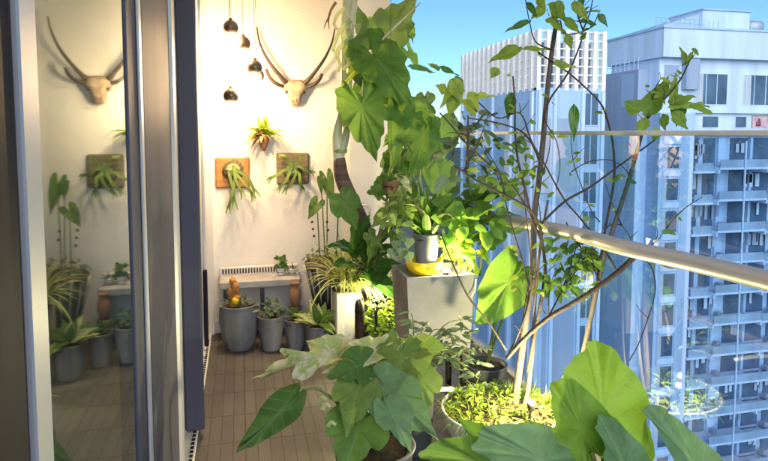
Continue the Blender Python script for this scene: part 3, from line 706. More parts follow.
# fern plaques
def frond(mb, pts, w0, w1, forks=2, spread=.35):
    """antler frond: a flat strap that forks towards its end"""
    def strap(p, wa, wb, nn):
        s = spline([tuple(x) for x in p], 4); v = []; uv = []; f = []; n_ = len(s)
        for i, q in enumerate(s):
            q = Vector(q); t_ = (Vector(s[min(i + 1, n_ - 1)]) - Vector(s[max(i - 1, 0)])).normalized(); sd = t_.cross(nn).normalized(); w_ = wa + (wb - wa) * i / (n_ - 1)
            v += [q - sd * w_ / 2 + nn * w_ * .12, q, q + sd * w_ / 2 + nn * w_ * .12]; uv += [(-.05, i / n_), (0, i / n_), (.05, i / n_)]
        for i in range(n_ - 1): b_ = i * 3; f += [(b_, b_ + 1, b_ + 4, b_ + 3), (b_ + 1, b_ + 2, b_ + 5, b_ + 4)]
        mb.add(v, f, uv, rng.random())
    nn = V(0, -1, .15).normalized()
    strap(pts, w0, w1, nn)
    e = Vector(pts[-1]); d = (e - Vector(pts[-2])); L = d.length
    if forks:
        for s in (-1, 1):
            dd = Matrix.Rotation(s * rng.uniform(.3, .6), 3, nn) @ d.normalized()
            l = L * rng.uniform(.45, .8)
            strap([e - d.normalized() * .01, e + dd * l * .5, e + dd * l + V(0, -.01, -.02)], w1, w1 * .35, nn)
def plaque(name, label, x0, x1, y0, y1, m, shield, fr, mt):
    t = thing('fern_plaque', label, 'wall planter', P((x0 + x1) / 2, (y0 + y1) / 2, YW - .012), 'staghorn ferns mounted on boards')
    a_ = P(x0, y1, YW - .012); b_ = P(x1, y0, YW - .012)
    box(MB(), a_.x, b_.x, YW - .025, YW - .001, a_.z, b_.z, .012).build('board', m, t, False)
    b = MB(); q = P(shield[0], shield[1], YW - .03); ball(b, q, S(shield[2], YW), 1, .4, .95, 22, 12, .10, x0); b.build('moss_mound', M['moss'], t)
    sh = MB()
    for i in range(4): 
        an = i * 1.6 + .4; leaf(sh, q + V(0, -.055, .01), q + V(math.cos(an) * .07, -.03, math.sin(an) * .065), .075, 'ovate', (0, -1, .2), droop=.3, fold=.05)
    sh.build('shield_frond', mt[0], t)
    fb = MB()
    for pts in fr: frond(fb, [q + V(0, -.045, 0)] + [P(px, py, YW - dp) for px, py, dp in pts], S(3.2, YW), S(2.6, YW))
    fb.build('fronds', mt[1], t)
plaque('p', 'orange wood board with a hanging staghorn fern, left of the two boards', 215.5, 249.5, 157, 188.5, M['plaque_orange'], (233, 170, 10),
       [[(238, 176, .1), (247, 186, .12), (252, 194, .1)], [(235, 178, .1), (232, 195, .13), (229, 206, .11)], [(234, 166, .09), (236, 180, .12), (241, 190, .12)], [(229, 172, .08), (233, 188, .1), (234, 200, .1)], [(240, 172, .09), (248, 178, .1), (254, 190, .09)]], (M['lf_cream'], M['lf_lobed']))
plaque('p', 'weathered dark board with a spreading staghorn fern, right of the two boards', 276.5, 309, 152.5, 184.5, M['plaque_grey'], (292, 170, 9),
       [[(284, 170, .1), (277, 175, .11), (271, 178, .09)], [(290, 172, .1), (286, 180, .12), (281, 186, .1)], [(296, 172, .1), (292, 182, .12), (287, 188, .1)], [(298, 166, .1), (305, 170, .11), (311, 172, .09)], [(290, 162, .08), (285, 156, .1), (281, 155, .08)], [(297, 163, .08), (300, 158, .1), (303, 156, .08)], [(299, 174, .1), (300, 182, .12), (302, 187, .1)]], (M['lf_grey'], M['lf_lobed']))
# fern clump in a hanging coco basket
t = thing('fern_basket', 'brown coco basket with bright lime staghorn fern hung above the boards', 'wall planter', P(263, 130, YW - .05))
b = MB(); q = P(263.5, 138, YW - .06); lathe(b, q, [(.002, -.10), (.012, -.095), (.03, -.06), (.04, -.02), (.05, .02), (.04, .03), (.001, .03)], 18); b.build('basket', M['terracotta'], t)
b = MB()
for i in range(60):
    an = rng.uniform(-.2, math.pi + .2); L_ = rng.uniform(.09, .2)
    blade(b, q + V(rng.uniform(-.03, .03), rng.uniform(-.03, .02), .03), V(math.cos(an), rng.uniform(-.9, .1), abs(math.sin(an)) + .15), L_, .026, rng.uniform(.7, 1.8))
b.build('fronds', M['lf_lime'], t)
b = MB()
for i in range(16): blade(b, q + V(-.01, -.03, .01), V(rng.uniform(-1.2, .5), rng.uniform(-.8, -.1), rng.uniform(-.3, .4)), rng.uniform(.08, .17), .03, 1.6)
b.build('dry_fronds', M['dryleaf'], t)
tube(MB(), [q + V(0, .0, .03), q + V(0, .04, .1), P(262, 116, YW - .002)], (.003, .003), 6).build('hook', M['blackmetal'], t)

# ================================================================== BACK CORNER
# white ledge with a comb edge
za, zb_ = P(250, 290, 4.5).z, P(250, 277, 4.5).z
lg = thing('ledge_shelf', 'low white shelf with a dark slotted rear edge along the end wall', 'shelf', (.08, 4.6, 0))
xa_, xb_ = P(219, 280, 4.55).x, P(300, 280, 4.55).x
box(MB(), xa_, xb_, 4.48, 4.70, zb_ - .085, zb_ - .02, .012).build('shelf_top', M['shelf'], lg, False)
box(MB(), xa_, xb_, 4.705, 4.73, zb_ - .085, zb_ + .035, .003).build('rear_rail', M['trim'], lg, False)
b = MB()
for i in range(26):
    x = xa_ + .02 + i * (xb_ - xa_ - .04) / 26; box(b, x, x + .011, 4.699, 4.704, zb_ - .015, zb_ + .022)
b.build('slots', M['brownpost'], lg, False)
for x in (xa_ + .03, (xa_ + xb_) / 2, xb_ - .06): box(MB(), x, x + .03, 4.52, 4.55, 0, zb_ - .086, .003).build('leg', M['darkpot'], lg, False)

def potted(name, label, cat, px, ybase, Y, wtop, wbot, ytop, m, bulge=0, group=None):
    """pot standing on the deck: pixel middle, base row, depth"""
    x = P(px, ybase, Y).x; z1 = P(px, ytop, Y).z
    t = thing(name, label, cat, (x, Y, 0), group)
    top = pot(t, (x, Y, 0.002), S(wbot, Y) / 2, S(wtop, Y) / 2, z1, m, bulge)
    return t, top
GR = 'pots lined up along the end wall'
t, top = potted('potted_plant', 'widest grey round pot in the corner under the white shelf', 'potted plant', 239.5, 340, 4.36, 37, 25, 304, M['greypot'], .022, GR)
b = MB()
for i in range(26): blade(b, top + V(rng.uniform(-.07, .07), rng.uniform(-.06, .06), 0), rdir(.4, 1), rng.uniform(.08, .2), .014, rng.uniform(.3, 1.2))
b.build('foliage', M['lf_grey'], t)
t, top = potted('potted_plant', 'small grey pot second from the door with trailing sage leaves', 'potted plant', 271, 342, 4.28, 26, 18, 316, M['greypot'], .006, GR)
b = MB(); cluster(b, top + V(0, 0, .06), .09, .07, .07, 70, .05, .45); b.build('foliage', M['lf_grey'], t)
t, top = potted('potted_plant', 'small grey pot third from the door, in front of the terracotta jar', 'potted plant', 296, 343, 4.25, 23, 16, 319, M['greypot'], .006, GR)
b = MB()
for i in range(12): blade(b, top, rdir(.35, 1), rng.uniform(.09, .16), .03, rng.uniform(.4, 1.0))
b.build('foliage', M['lf_shrub'], t)
t, top = potted('potted_plant', 'grey green pot of cream edged hosta leaves fourth from the door', 'potted plant', 319, 351, 4.08, 27, 24, 325, M['greypot'], .004, GR)
b = MB(); b2 = MB()
for i in range(22):
    d = rdir(.25, 1); a_ = top + V(d.x * .03, d.y * .03, .03); tp = a_ + V(d.x, d.y, d.z) * rng.uniform(.12, .2)
    leaf(b if i % 3 else b2, a_, tp, rng.uniform(.05, .075), 'ovate', V(d.x * -.2, -.6, .8), droop=.5, rings=3, k=2)
b.build('foliage', M['lf_shrub'], t); b2.build('pale_foliage', M['lf_pale'], t)
# terracotta jar on an upturned pot, orange figure, little shelf plants
t = thing('terracotta_jar', 'terracotta jar standing on a dark block between the grey pots and striped planter', 'jar', (P(295.5, 300, 4.42).x, 4.42, 0))
q = P(295.5, 306, 4.42)
lathe(MB(), (q.x, q.y, 0.001), [(.001, 0), (.05, 0), (.05, q.z - .004), (.001, q.z - .004)], 20).build('block', M['darkpot'], t)
lathe(MB(), q, [(.001, 0), (.028, 0), (.036, .03), (.044, .08), (.038, .125), (.026, .15), (.034, .172), (.036, .178), (.026, .174), (.001, .16)], 24).build('jar_body', M['terracotta'], t)
t = thing('orange_ornament', 'lumpy orange ornament rising from the widest grey pot in the corner', 'ornament', P(234, 300, 4.33))
q = P(234, 304, 4.33)
b = MB()
for k_, (dx_, dz_, r_) in enumerate(((0, 0, .034), (.012, .045, .030), (-.008, .085, .033), (.008, .125, .027), (-.004, .165, .025), (.02, .10, .02), (-.022, .05, .02))): ball(b, q + V(dx_, -.01 * (k_ % 2), dz_), r_, 1, .9, 1.15, 16, 10, .22, k_)
b.build('body', M['orange'], t)
b = MB(); ball(b, q + V(.01, -.03, .03), .026, 1, .8, 1.1, 12, 8); b.build('belly', M['amber'], t)
for px, lab in ((270, 'white pot with a dark leafy sprig, left of the two on the shelf'), (289, 'white pot with short pale tufts, right of the two on the shelf')):
    pass
t = thing('shelf_pot', 'tiny white pot with dark leafy sprig near the middle of the shelf', 'potted plant', P(281, 283, 4.58))
q = V(P(281, 283, 4.58).x, 4.58, zb_ - .0185)
top = pot(t, q, .024, .033, .055, M['whitepot'])
b = MB(); cluster(b, top + V(0, 0, .055), .04, .035, .05, 30, .05, .7); b.build('foliage', M['lf_dark'], t)
t = thing('shelf_pot', 'tiny white bowl with thin pale tufts at the right end of the shelf', 'potted plant', P(291, 283, 4.58))
q = V(P(292.5, 283, 4.58).x, 4.58, zb_ - .0185)
top = pot(t, q, .022, .034, .045, M['whitepot'])
b = MB()
for i in range(14): blade(b, top, rdir(.5, 1), rng.uniform(.05, .1), .009, .6)
b.build('foliage', M['lf_grey'], t)

# striped planter with mossy top and heart leaved plant
Yp = 4.34; x = P(327, 300, Yp).x
t = thing('striped_planter', 'tall dark planter with pale flutes, mossy top and dark heart shaped leaves', 'potted plant', (x, Yp, 0))
z0, z1 = P(327, 305, Yp).z, P(327, 262, Yp).z
rb_, rt_ = S(27, Yp) / 2, S(46, Yp) / 2
lathe(MB(), (x, Yp, .001), [(.001, 0), (rb_ * .9, 0), (rb_ * .95, z0), (rb_, z0 + .001), (rt_, z1), (rt_ - .012, z1 + .002), (rt_ - .014, z1 - .03), (.001, z1 - .03)], 36).build('pot', M['darkpot'], t)
b = MB()
for i in range(14):
    an = 2 * math.pi * (i + .3) / 14
    p0 = V(x + math.cos(an) * (rb_ + .001), Yp + math.sin(an) * (rb_ + .001), z0 + .03); p1 = V(x + math.cos(an) * (rt_ + .002), Yp + math.sin(an) * (rt_ + .002), z1 - .01)
    tube(b, [p0, (p0 + p1) / 2, p1], (.005, .010), 8, 2)
b.build('flutes', M['oldwhite'], t)
b = MB(); ball(b, (x, Yp, z1 - .02), rt_ * .95, 1, 1, .35, 24, 10, .2, 4); b.build('moss_top', M['moss'], t)
b = MB(); cluster(b, (x, Yp, z1 + .03), rt_ * 1.1, rt_, .08, 160, .035, .5); b.build('ground_leaves', M['lf_grey'], t)
st = MB(); rt = V(x, Yp, z1)
hl = dict(r=(.006, .0035), stem=st, bendz=.0)
big(t, (317, 204, 4.25), (307, 219, 4.22), 15, M['lf_dark'], root=rt + V(-.05, 0, 0), **hl)
big(t, (321, 181, 4.3), (322, 195, 4.26), 8, M['lf_dark'], root=rt + V(-.01, 0, 0), **hl)
big(t, (327, 180, 4.3), (333, 207, 4.2), 14, M['lf_dark'], root=rt + V(.0, -.02, 0), **hl)
big(t, (339, 194, 3.5), (358, 230, 3.45), 34, M['lf_dark'], root=rt + V(.06, -.06, 0), shape='fig', **hl)
b = MB(); 
for px, py in ((312, 222), (313, 229), (314, 236), (327, 222), (328, 230)): ball(b, P(px, py, 4.28), .010, n=8, m=6)
b.build('stem_nodes', M['stem_dark'], t); st.build('stems', M['stem'], t)

# glossy broad leaved plant behind
t, top = potted('potted_plant', 'broad glossy leaved plant in a dark pot behind the spider plant', 'potted plant', 402, 330, 4.5, 34, 26, 300, M['darkpot'])
st = MB(); gl_ = dict(stem=st, root=top, bendz=.02, shape='ovate', r=(.007, .012))
for a_, tp, w_ in (((354, 250), (331, 240), 18), ((352, 258), (372, 228), 19), ((364, 266), (381, 234), 22), ((368, 268), (400, 262), 22), ((364, 272), (396, 284), 19), ((352, 264), (334, 262), 17), ((366, 258), (398, 242), 20), ((358, 252), (356, 226), 17), ((374, 276), (398, 298), 19), ((380, 244), (392, 222), 16), ((356, 246), (366, 216), 18), ((360, 250), (352, 214), 14), ((386, 262), (372, 288), 18)):
    big(t, (*a_, 3.80), (*tp, 3.62 + rng.uniform(-.06, .06)), w_, M['lf_gloss'], **gl_)
st.build('stems', M['stem'], t)

# tall white planter with spider plant, lamp in it
Yp = 3.95; x = P(353, 310, Yp).x
t = thing('white_planter', 'tall square white planter in the corner overflowing with bright yellow green spider plant', 'potted plant', (x, Yp, 0))
z1 = P(345, 292, Yp).z
xl_, xr_ = P(335, 300, Yp).x, P(360, 300, Yp).x
b = MB(); box(b, xl_, xr_, Yp - .04, Yp + .2, .002, z1, .008); b.build('pot', M['oldwhite'], t, False)
b = MB(); ball(b, ((xl_ + xr_) / 2, Yp + .08, z1), .1, 1, 1, .2, 16, 8, .1); b.build('soil', M['soil'], t)
b = MB(); b2 = MB()
for i in range(340):
    c0 = V(P(352, 290, Yp).x + rng.gauss(0, .035), Yp + .06 + rng.gauss(0, .03), z1 + rng.uniform(0, .02))
    d = (V(rng.gauss(.38, .6), rng.gauss(-.25, .5), 1)).normalized()
    blade(b if i % 3 else b2, c0, d, rng.uniform(.24, .5), .016, rng.uniform(.6, 2.6), 9)
b.build('foliage', M['lf_spider'], t); b2.build('pale_foliage', M['lf_cream'], t)
b = MB(); cluster(b, P(380, 318, Yp - .06), S(18, Yp), .07, S(24, Yp), 260, .035, .6); b.build('trailing_leaves', M['lf_lime'], t)
lamp_point(t, P(377, 296, Yp - .14), 4.2, (1, .86, .48), .012)
q = P(377, 300, Yp - .14); lathe(MB(), (q.x, q.y, q.z - .03), [(.001, 0), (.012, 0), (.015, .03), (.001, .031)], 12).build('spot_lamp', M['blackmetal'], t)
tube(MB(), [q + V(0, .0, -.03), V(q.x, q.y + .02, q.z - .18), V(q.x, q.y + .05, z1 - .1)], (.004, .012), 6).build('lamp_stake', M['blackmetal'], t)
# dark bottle like post
x = P(359.5, 320, 3.8).x; zt_ = P(359.5, 299.5, 3.8).z
t = thing('dark_post', 'dark brown round topped post standing before the white planter', 'post', (x, 3.8, 0))
lathe(MB(), (x, 3.8, 0.001), [(.001, 0), (.032, 0), (.032, zt_ - .05), (.031, zt_ - .03), (.024, zt_ - .01), (.012, zt_), (.001, zt_)], 20).build('post_body', M['brownpost'], t)
lathe(MB(), (x, 3.8, 0.001), [(.034, zt_ - .085), (.034, zt_ - .07)], 20).build('collar', M['blackmetal'], t)

# ================================================================== GIANT TARO (upper middle)
Yt = 3.62
x = P(373, 300, 4.3).x
ta = thing('giant_taro', 'giant taro with a ringed brown trunk and huge light green leaves before the pillar', 'potted plant', (x, 4.3, 0))
top = pot(ta, (x, 4.3, .002), .10, .13, .34, M['darkpot'])
tube(MB(), [top - V(0, 0, .03), P(377, 272, 4.2), P(372, 244, 4.0), P(361, 219, 3.78), P(351, 199, Yt + .04), P(342, 178, Yt), P(339, 158, Yt)], [.04, .042, .043, .045, .047, .045, .036], 16, 8).build('trunk', M['trunk_ring'], ta)
b = MB(); c0 = P(339, 160, Yt)
tube(b, [c0 + V(0, 0, -.02), P(338, 148, Yt), P(337, 132, Yt), P(341, 112, Yt), P(343, 90, Yt), P(344, 60, Yt), P(345, 30, Yt), P(346, 6, Yt), P(348, -30, Yt)], [.034, .036, .03, .02, .015, .018, .03, .026, .02], 12, 5)
tube(b, [c0, P(345, 140, Yt), P(349, 112, Yt), P(350, 80, Yt), P(350, 45, Yt), P(352, 14, Yt), P(358, -14, Yt)], [.024, .024, .018, .013, .018, .022, .016], 12, 5)
tube(b, [c0, P(343, 146, Yt - .03), P(352, 118, Yt - .05), P(361, 96, Yt - .06)], (.02, .008), 10)
tube(b, [c0, P(341, 145, Yt - .02), P(354, 110, Yt), P(366, 82, Yt), P(373, 60, Yt)], (.018, .007), 10)
tube(b, [P(374, 50, Yt - .1), P(380, 42, Yt - .1), P(398, 24, Yt - .06), P(420, 3, Yt)], [.005, .007, .007, .004], 8)
b.build('leaf_stalks', M['stem_pale'], ta)
lathe(MB(), P(340, 151, Yt), [(.041, -.012), (.046, 0), (.041, .014)], 18).build('collar', M['lf_cream'], ta)
b = MB()     # curling, withered stalk sheaths high on the stalks
for pts, w_ in (([(348, 34), (338, 44), (331, 54), (335, 64), (333, 72)], 5), ([(350, 40), (341, 52), (344, 62), (338, 70)], 6), ([(346, 20), (337, 28), (330, 42), (328, 52)], 5), ([(352, 24), (356, 40), (350, 54), (345, 60)], 7), ([(347, 30), (340, 36), (345, 48), (352, 52)], 8),
                ([(340, 8), (333, 14), (329, 24), (333, 30)], 4), ([(344, 48), (349, 60), (347, 74)], 5), ([(350, 52), (356, 60), (360, 50)], 5)):
    frond(b, [P(px + 5, py, Yt - .03 - .02 * i) for i, (px, py) in enumerate(pts)], S(w_, Yt), S(w_ * .6, Yt), 0)
b.build('curled_sheaths', M['lf_cream'], ta)
b = MB()
frond(b, [P(336, 2, Yt), P(331, 10, Yt - .03), P(328, 20, Yt - .03)], S(3, Yt), S(2, Yt), 1)
b.build('dry_tip', M['dryleaf'], ta)
tl = lambda a_, tp, w_, dy=0, dy2=0, **k: big(ta, (*a_, Yt + dy), (*tp, Yt + dy2), w_, k.pop('m', M['lf_big']), **k)
tl((373, 54), (412, 102), 54, -.12, -.3, nrm=(-.35, -1, .5), fold=.2, wave=.06, shape='ragged', droop=.35)
tl((378, 44), (424, -6), 50, -.08, -.06, nrm=(.15, -1, .1), fold=-.2, wave=.05, shape='ragged', m=M['lf_lobed'])
tl((360, 100), (374, 156), 52, -.16, -.3, nrm=(-.35, -1, .4), fold=.15, wave=.06, wf=9, shape='ragged', droop=.35)
tl((390, 106), (444, 122), 46, -.06, -.15, nrm=(0, -1, .5), fold=.2, wave=.06, shape='ragged', droop=.3)
tl((398, 122), (394, 184), 32, -.10, -.2, nrm=(.2, -1, .2), fold=.3, shape='arrow', droop=.3)
tl((425, 130), (416, 178), 40, -.10, -.2, nrm=(.1, -1, .3), fold=-.2, shape='ragged', droop=.3)
tl((356, 60), (378, 100), 24, .02, 0, nrm=(-.5, -1, .1), shape='lance', m=M['lf_blue'])
tl((388, 58), (393, 38), 18, .05, .03, nrm=(.2, -1, .3), m=M['lf_dark'])
tl((362, 26), (358, 4), 18, .05, .03, nrm=(.2, -1, .3), m=M['lf_dark'])
tl((352, 90), (345, 132), 26, .06, .0, nrm=(-.5, -1, .2), m=M['lf_big'])
tl((440, 118), (447, 158), 44, -.02, -.1, nrm=(.1, -1, .3), m=M['lf_big'], shape='fig')
tl((404, 150), (376, 196), 34, .0, -.1, nrm=(.1, -1, .3), m=M['lf_lobed'], shape='fig')
tl((436, 160), (446, 206), 42, .0, -.1, nrm=(.1, -1, .3), m=M['lf_big'], shape='ovate')
for i in range(26):
    a_ = V(rng.uniform(352, 452), rng.uniform(18, 205), 0)
    if a_.x < 375 and a_.y > 120: a_.x += 30
    if a_.y < 60: a_.x = min(a_.x, 408)
    w_ = rng.uniform(11, 22); an = rng.uniform(.5, 2.4); y_ = rng.uniform(-.12, .14)
    tl((a_.x, a_.y), (a_.x + math.cos(an) * w_ * 1.35, a_.y + math.sin(an) * w_ * 1.35), w_, y_, y_ - .06, nrm=(rng.uniform(-.6, .5), -1, rng.uniform(0, .8)), fold=rng.uniform(-.2, .3), wave=.06, droop=rng.uniform(0, .4),
       shape=rng.choice(('ovate', 'fig', 'lobed', 'arrow')), m=M[rng.choice(('lf_big', 'lf_big', 'lf_lobed', 'lf_shrub', 'lf_lime'))], rings=3)
for i in range(16):
    a_ = V(rng.uniform(368, 412), rng.uniform(176, 244), 0); w_ = rng.uniform(14, 24); an = rng.uniform(.5, 2.4); y_ = rng.uniform(-.2, .0)
    tl((a_.x, a_.y), (a_.x + math.cos(an) * w_ * 1.4, a_.y + math.sin(an) * w_ * 1.4), w_, y_, y_ - .06, nrm=(rng.uniform(-.6, .5), -1, rng.uniform(0, .8)), fold=rng.uniform(-.2, .3), wave=.06, droop=rng.uniform(0, .4),
       shape=rng.choice(('ovate', 'fig', 'lobed', 'arrow')), m=M[rng.choice(('lf_lobed', 'lf_lobed', 'lf_shrub', 'lf_pale'))], rings=3)
b = MB(); c1 = P(360, 230, Yt)
for e_ in ((388, 104), (396, 120), (425, 128), (440, 118), (404, 150), (436, 160)):
    tube(b, [top, P(376, 250, Yt), P((376 + e_[0]) / 2 + 6, 190, Yt - .03), P(e_[0], e_[1], Yt - .04)], (.010, .005), 8)
b.build('lower_stalks', M['stem'], ta)

# little brown pot hanging among the leaves
t = thing('hanging_pot', 'small brown pot hanging on a thin cord among the taro leaves', 'hanging pot', P(391, 190, 3.45))
q = P(391, 198, 3.45); top = pot(t, q, .030, .052, .10, M['terracotta'])
b = MB(); cluster(b, top + V(0, 0, .03), .06, .05, .045, 36, .045, .5); b.build('foliage', M['lf_shrub'], t)
tube(MB(), [top + V(.045, 0, -.0), V(q.x, q.y, top.z + .25), V(q.x, q.y, ZC - .001)], (.0015, .0015), 5, 2).build('cord', M['cord'], t)

# ================================================================== PLANTER BOX WITH POT
Yq = 2.98
xa_, xb_ = P(407, 285, Yq).x, P(475, 285, Yq).x; zt_ = P(430, 277, Yq).z; zb2 = P(430, 352, Yq).z
pb = thing('planter_box', 'square grey concrete planter on a black stand, lit by a small spot on top', 'planter', ((xa_ + xb_) / 2, Yq + .16, 0))
b = MB()
ins = .02
b.add([(xa_ + ins, Yq + .01, zb2), (xb_ - ins, Yq + .01, zb2), (xb_ - ins, Yq + .31, zb2), (xa_ + ins, Yq + .31, zb2), (xa_, Yq, zt_), (xb_, Yq, zt_), (xb_, Yq + .33, zt_), (xa_, Yq + .33, zt_),
       (xa_ + .022, Yq + .022, zt_), (xb_ - .022, Yq + .022, zt_), (xb_ - .022, Yq + .308, zt_), (xa_ + .022, Yq + .308, zt_), (xa_ + .022, Yq + .022, zt_ - .03), (xb_ - .022, Yq + .022, zt_ - .03), (xb_ - .022, Yq + .308, zt_ - .03), (xa_ + .022, Yq + .308, zt_ - .03)],
      [(3, 2, 1, 0), (0, 1, 5, 4), (1, 2, 6, 5), (2, 3, 7, 6), (3, 0, 4, 7), (4, 5, 9, 8), (5, 6, 10, 9), (6, 7, 11, 10), (7, 4, 8, 11), (8, 9, 13, 12), (9, 10, 14, 13), (10, 11, 15, 14), (11, 8, 12, 15), (12, 13, 14, 15)])
b.build('box', M['concrete'], pb, False)
for x in (xa_ + .03, xb_ - .06):
    for y in (Yq + .03, Yq + .27): box(MB(), x, x + .03, y, y + .03, 0.001, zb2 - .032, .003).build('leg', M['blackmetal'], pb, False)
box(MB(), xa_ + .02, xb_ - .02, Yq + .02, Yq + .31, zb2 - .03, zb2 - .002, .003).build('stand_top', M['blackmetal'], pb, False)
b = MB(); q = P(474, 284, Yq); tube(b, [P(476, 279, Yq - .012), P(475, 290, Yq - .02), P(471, 297, Yq - .02)], (.004, .003), 6); b.build('edge_wire', M['trim'], pb)
# lit leaves growing at the right of the box
b = MB(); cluster(b, P(466, 250, Yq + .12), S(24, Yq), .09, S(20, Yq), 130, .06, .55); b.build('lit_foliage', M['lf_lime'], pb)
b = MB(); st = MB(); cluster(b, P(478, 205, Yq + .14), S(32, Yq), .12, S(32, Yq), 90, .085, .55, stems=st); b.build('foliage', M['lf_shrub'], pb)
cluster(b, P(455, 200, Yq + .05), S(30, Yq), .10, S(40, Yq), 60, .10, .5)
b3 = MB(); cluster(b3, P(482, 215, Yq - .02), S(34, Yq), .10, S(34, Yq), 48, .12, .6); cluster(b3, P(452, 235, Yq + .02), S(16, Yq), .06, S(26, Yq), 26, .10, .6); b3.build('bright_foliage', M['lf_big'], pb)
for px in (462, 470, 480): tube(st, [P(px, 276, Yq + .15), P(px + 2, 245, Yq + .15), P(px + 6, 205, Yq + .14)], (.006, .003), 7)
st.build('stems', M['stem'], pb)
sp = P(446, 272, Yq + .03)
lathe(MB(), sp + V(0, 0, -.025), [(.001, 0), (.014, 0), (.018, .03), (.015, .032)], 14).build('spot_lamp', M['blackmetal'], pb)
b = MB(); ball(b, sp + V(0, -.004, .010), .017, 1.2, 1, .8, 14, 8); b.build('lamp_lens', M['spot_lens'], pb)
lamp_point(pb, sp + V(.01, -.01, .045), 4.2, (1, .80, .36), .012)
# amber dish and grey pot of strap leaves
q = P(424, 277, Yq + .11); q.z = zt_ + .003
dsh = thing('amber_dish', 'round amber yellow dish glowing on top of the grey planter box', 'dish', q)
lathe(MB(), q, [(.001, 0), (.082, 0), (.096, .025), (.103, .066), (.098, .068), (.09, .03), (.07, .008), (.001, .008)], 32).build('dish', M['amber'], dsh)
sn = thing('strap_leaf_plant', 'grey pot of upright strap leaves standing in the amber dish', 'potted plant', q + V(.012, 0, .01))
top = pot(sn, q + V(.012, 0, .01), .052, .072, P(422, 234, Yq + .09).z - q.z - .01, M['greypot'])
b = MB(); b2 = MB()
for i in range(56):
    d = V(rng.gauss(.0, .42), rng.gauss(-.1, .35), 1).normalized(); blade(b if i % 4 else b2, top + V(rng.gauss(0, .025), rng.gauss(0, .025), -.01), d, rng.uniform(.2, .42), rng.uniform(.026, .05), rng.uniform(.5, 1.8), 8)
b.build('foliage', M['lf_strap'], sn); b2.build('pale_foliage', M['lf_pale'], sn)
b = MB(); cluster(b, P(400, 212, Yq + .02), S(20, Yq), .08, S(26, Yq), 60, .06, .5); b.build('side_leaves', M['lf_lobed'], sn)
b = MB()
for px, py in ((396, 240), (404, 248), (410, 238), (400, 232), (392, 248), (408, 252)): 
    a_ = P(px, py, Yq - .02); leaf(b, a_, a_ + V(rng.uniform(-.05, .05), -.03, -.05), .055, 'ovate', rings=3, k=2)
b.build('hanging_leaves', M['lf_grey'], sn)

# large bright leaf plant beside the box
x = P(505, 330, 2.9).x + .12
t = thing('elephant_ear', 'single huge bright green elephant ear leaf between the grey box and white pot', 'potted plant', (1.32, 3.05, 0))
top = pot(t, (1.32, 3.05, .002), .09, .115, .26, M['darkpot']); st = MB()
big(t, (521, 266, 2.86), (483, 318, 2.66), 58, M['lf_big'], nrm=(.1, -1, .5), stem=st, root=top, fold=.10, wave=.06, shape='round', r=(.008, .006), bendz=.0)
big(t, (500, 300, 2.96), (520, 270, 2.9), 24, M['lf_big'], nrm=(.3, -1, .3), stem=st, root=top, r=(.007, .012), bendz=.0)
st.build('stems', M['stem'], t)

# wispy grey green plant in a dark pot under the box
t = thing('wispy_plant', 'wispy grey green plant with small leaves leaning out before the grey box', 'potted plant', (.80, 2.72, 0))
top = pot(t, (.80, 2.72, .002), .085, .105, .42, M['darkpot']); st = MB(); b = MB()
for e_ in ((410, 311), (428, 322), (446, 330), (462, 340), (474, 352), (480, 330), (470, 318), (455, 352), (484, 365), (440, 345), (492, 350), (466, 366), (478, 378)):
    E = P(e_[0], e_[1], rng.uniform(2.45, 2.65)); md = (top + E) / 2 + V(0, -.02, .09)
    tube(st, [top, md, E], (.004, .0012), 6)
    for i in range(15):
        f_ = rng.uniform(.35, 1.02); p = top * (1 - f_) ** 2 + md * 2 * f_ * (1 - f_) + E * f_ * f_
        sleaf(b, p, rdir(-.4, .6), V(rng.uniform(-.5, .5), -1, .8), rng.uniform(.03, .07), rng.uniform(.010, .02), .3, .3)
b.build('foliage', M['lf_grey'], t); st.build('stems', M['stem'], t)

# ================================================================== TREE IN WHITE POT
Yr = 2.65
c = P(500, 408, Yr)
tr_ = thing('potted_tree', 'sparse leaved tree with bare dark branches in a round white pot', 'potted tree', (c.x, Yr, 0))
rt_ = S(130, Yr) / 2
top = pot(tr_, (c.x, Yr, .002), rt_ * .68, rt_, c.z, M['whitepot'], .02)
b = MB(); BP = []
def br(mb, pts, y0, y1, r0, r1, n=8):
    k = len(pts); BP.extend((px, py, y0 + (y1 - y0) * i / (k - 1)) for i, (px, py) in enumerate(pts) if py < 345); tube(mb, [P(px, py, y0 + (y1 - y0) * i / (k - 1)) for i, (px, py) in enumerate(pts)], (r0, r1), n, 5)
br(b, [(513, 428), (516, 395), (522, 350), (527, 310), (533, 270), (534, 220), (539, 180), (543, 140), (547, 95), (552, 50), (557, 20)], 2.66, 2.6, .019, .010, 10)
br(b, [(517, 425), (527, 395), (533, 345), (535, 300), (541, 240), (548, 200)], 2.62, 2.66, .014, .005)
br(b, [(550, 425), (566, 396), (581, 361), (592, 312), (603, 261), (616, 220), (629, 180), (640, 140), (646, 118)], 2.55, 2.35, .014, .008, 10)
b.build('trunk', M['bark_pale'], tr_)
b = MB()
br(b, [(507, 358), (525, 338), (548, 318), (570, 305), (591, 292), (618, 272), (643, 249)], 2.6, 2.2, .010, .012)
br(b, [(638, 256), (652, 268), (655, 292), (648, 318), (638, 345), (629, 361)], 2.2, 2.12, .003, .002, 6)
br(b, [(643, 249), (655, 243), (664, 232)], 2.2, 2.15, .003, .0015, 6)
br(b, [(528, 372), (536, 328), (543, 290), (545, 266), (541, 240), (533, 222), (525, 189), (518, 160), (515, 130), (515, 107), (513, 76)], 2.62, 2.45, .010, .0035)
br(b, [(455, 166), (479, 182), (505, 195), (528, 208), (539, 226), (545, 262)], 2.3, 2.58, .004, .007)
br(b, [(539, 226), (564, 202), (590, 187), (620, 165), (648, 145), (662, 134)], 2.58, 2.25, .006, .003)
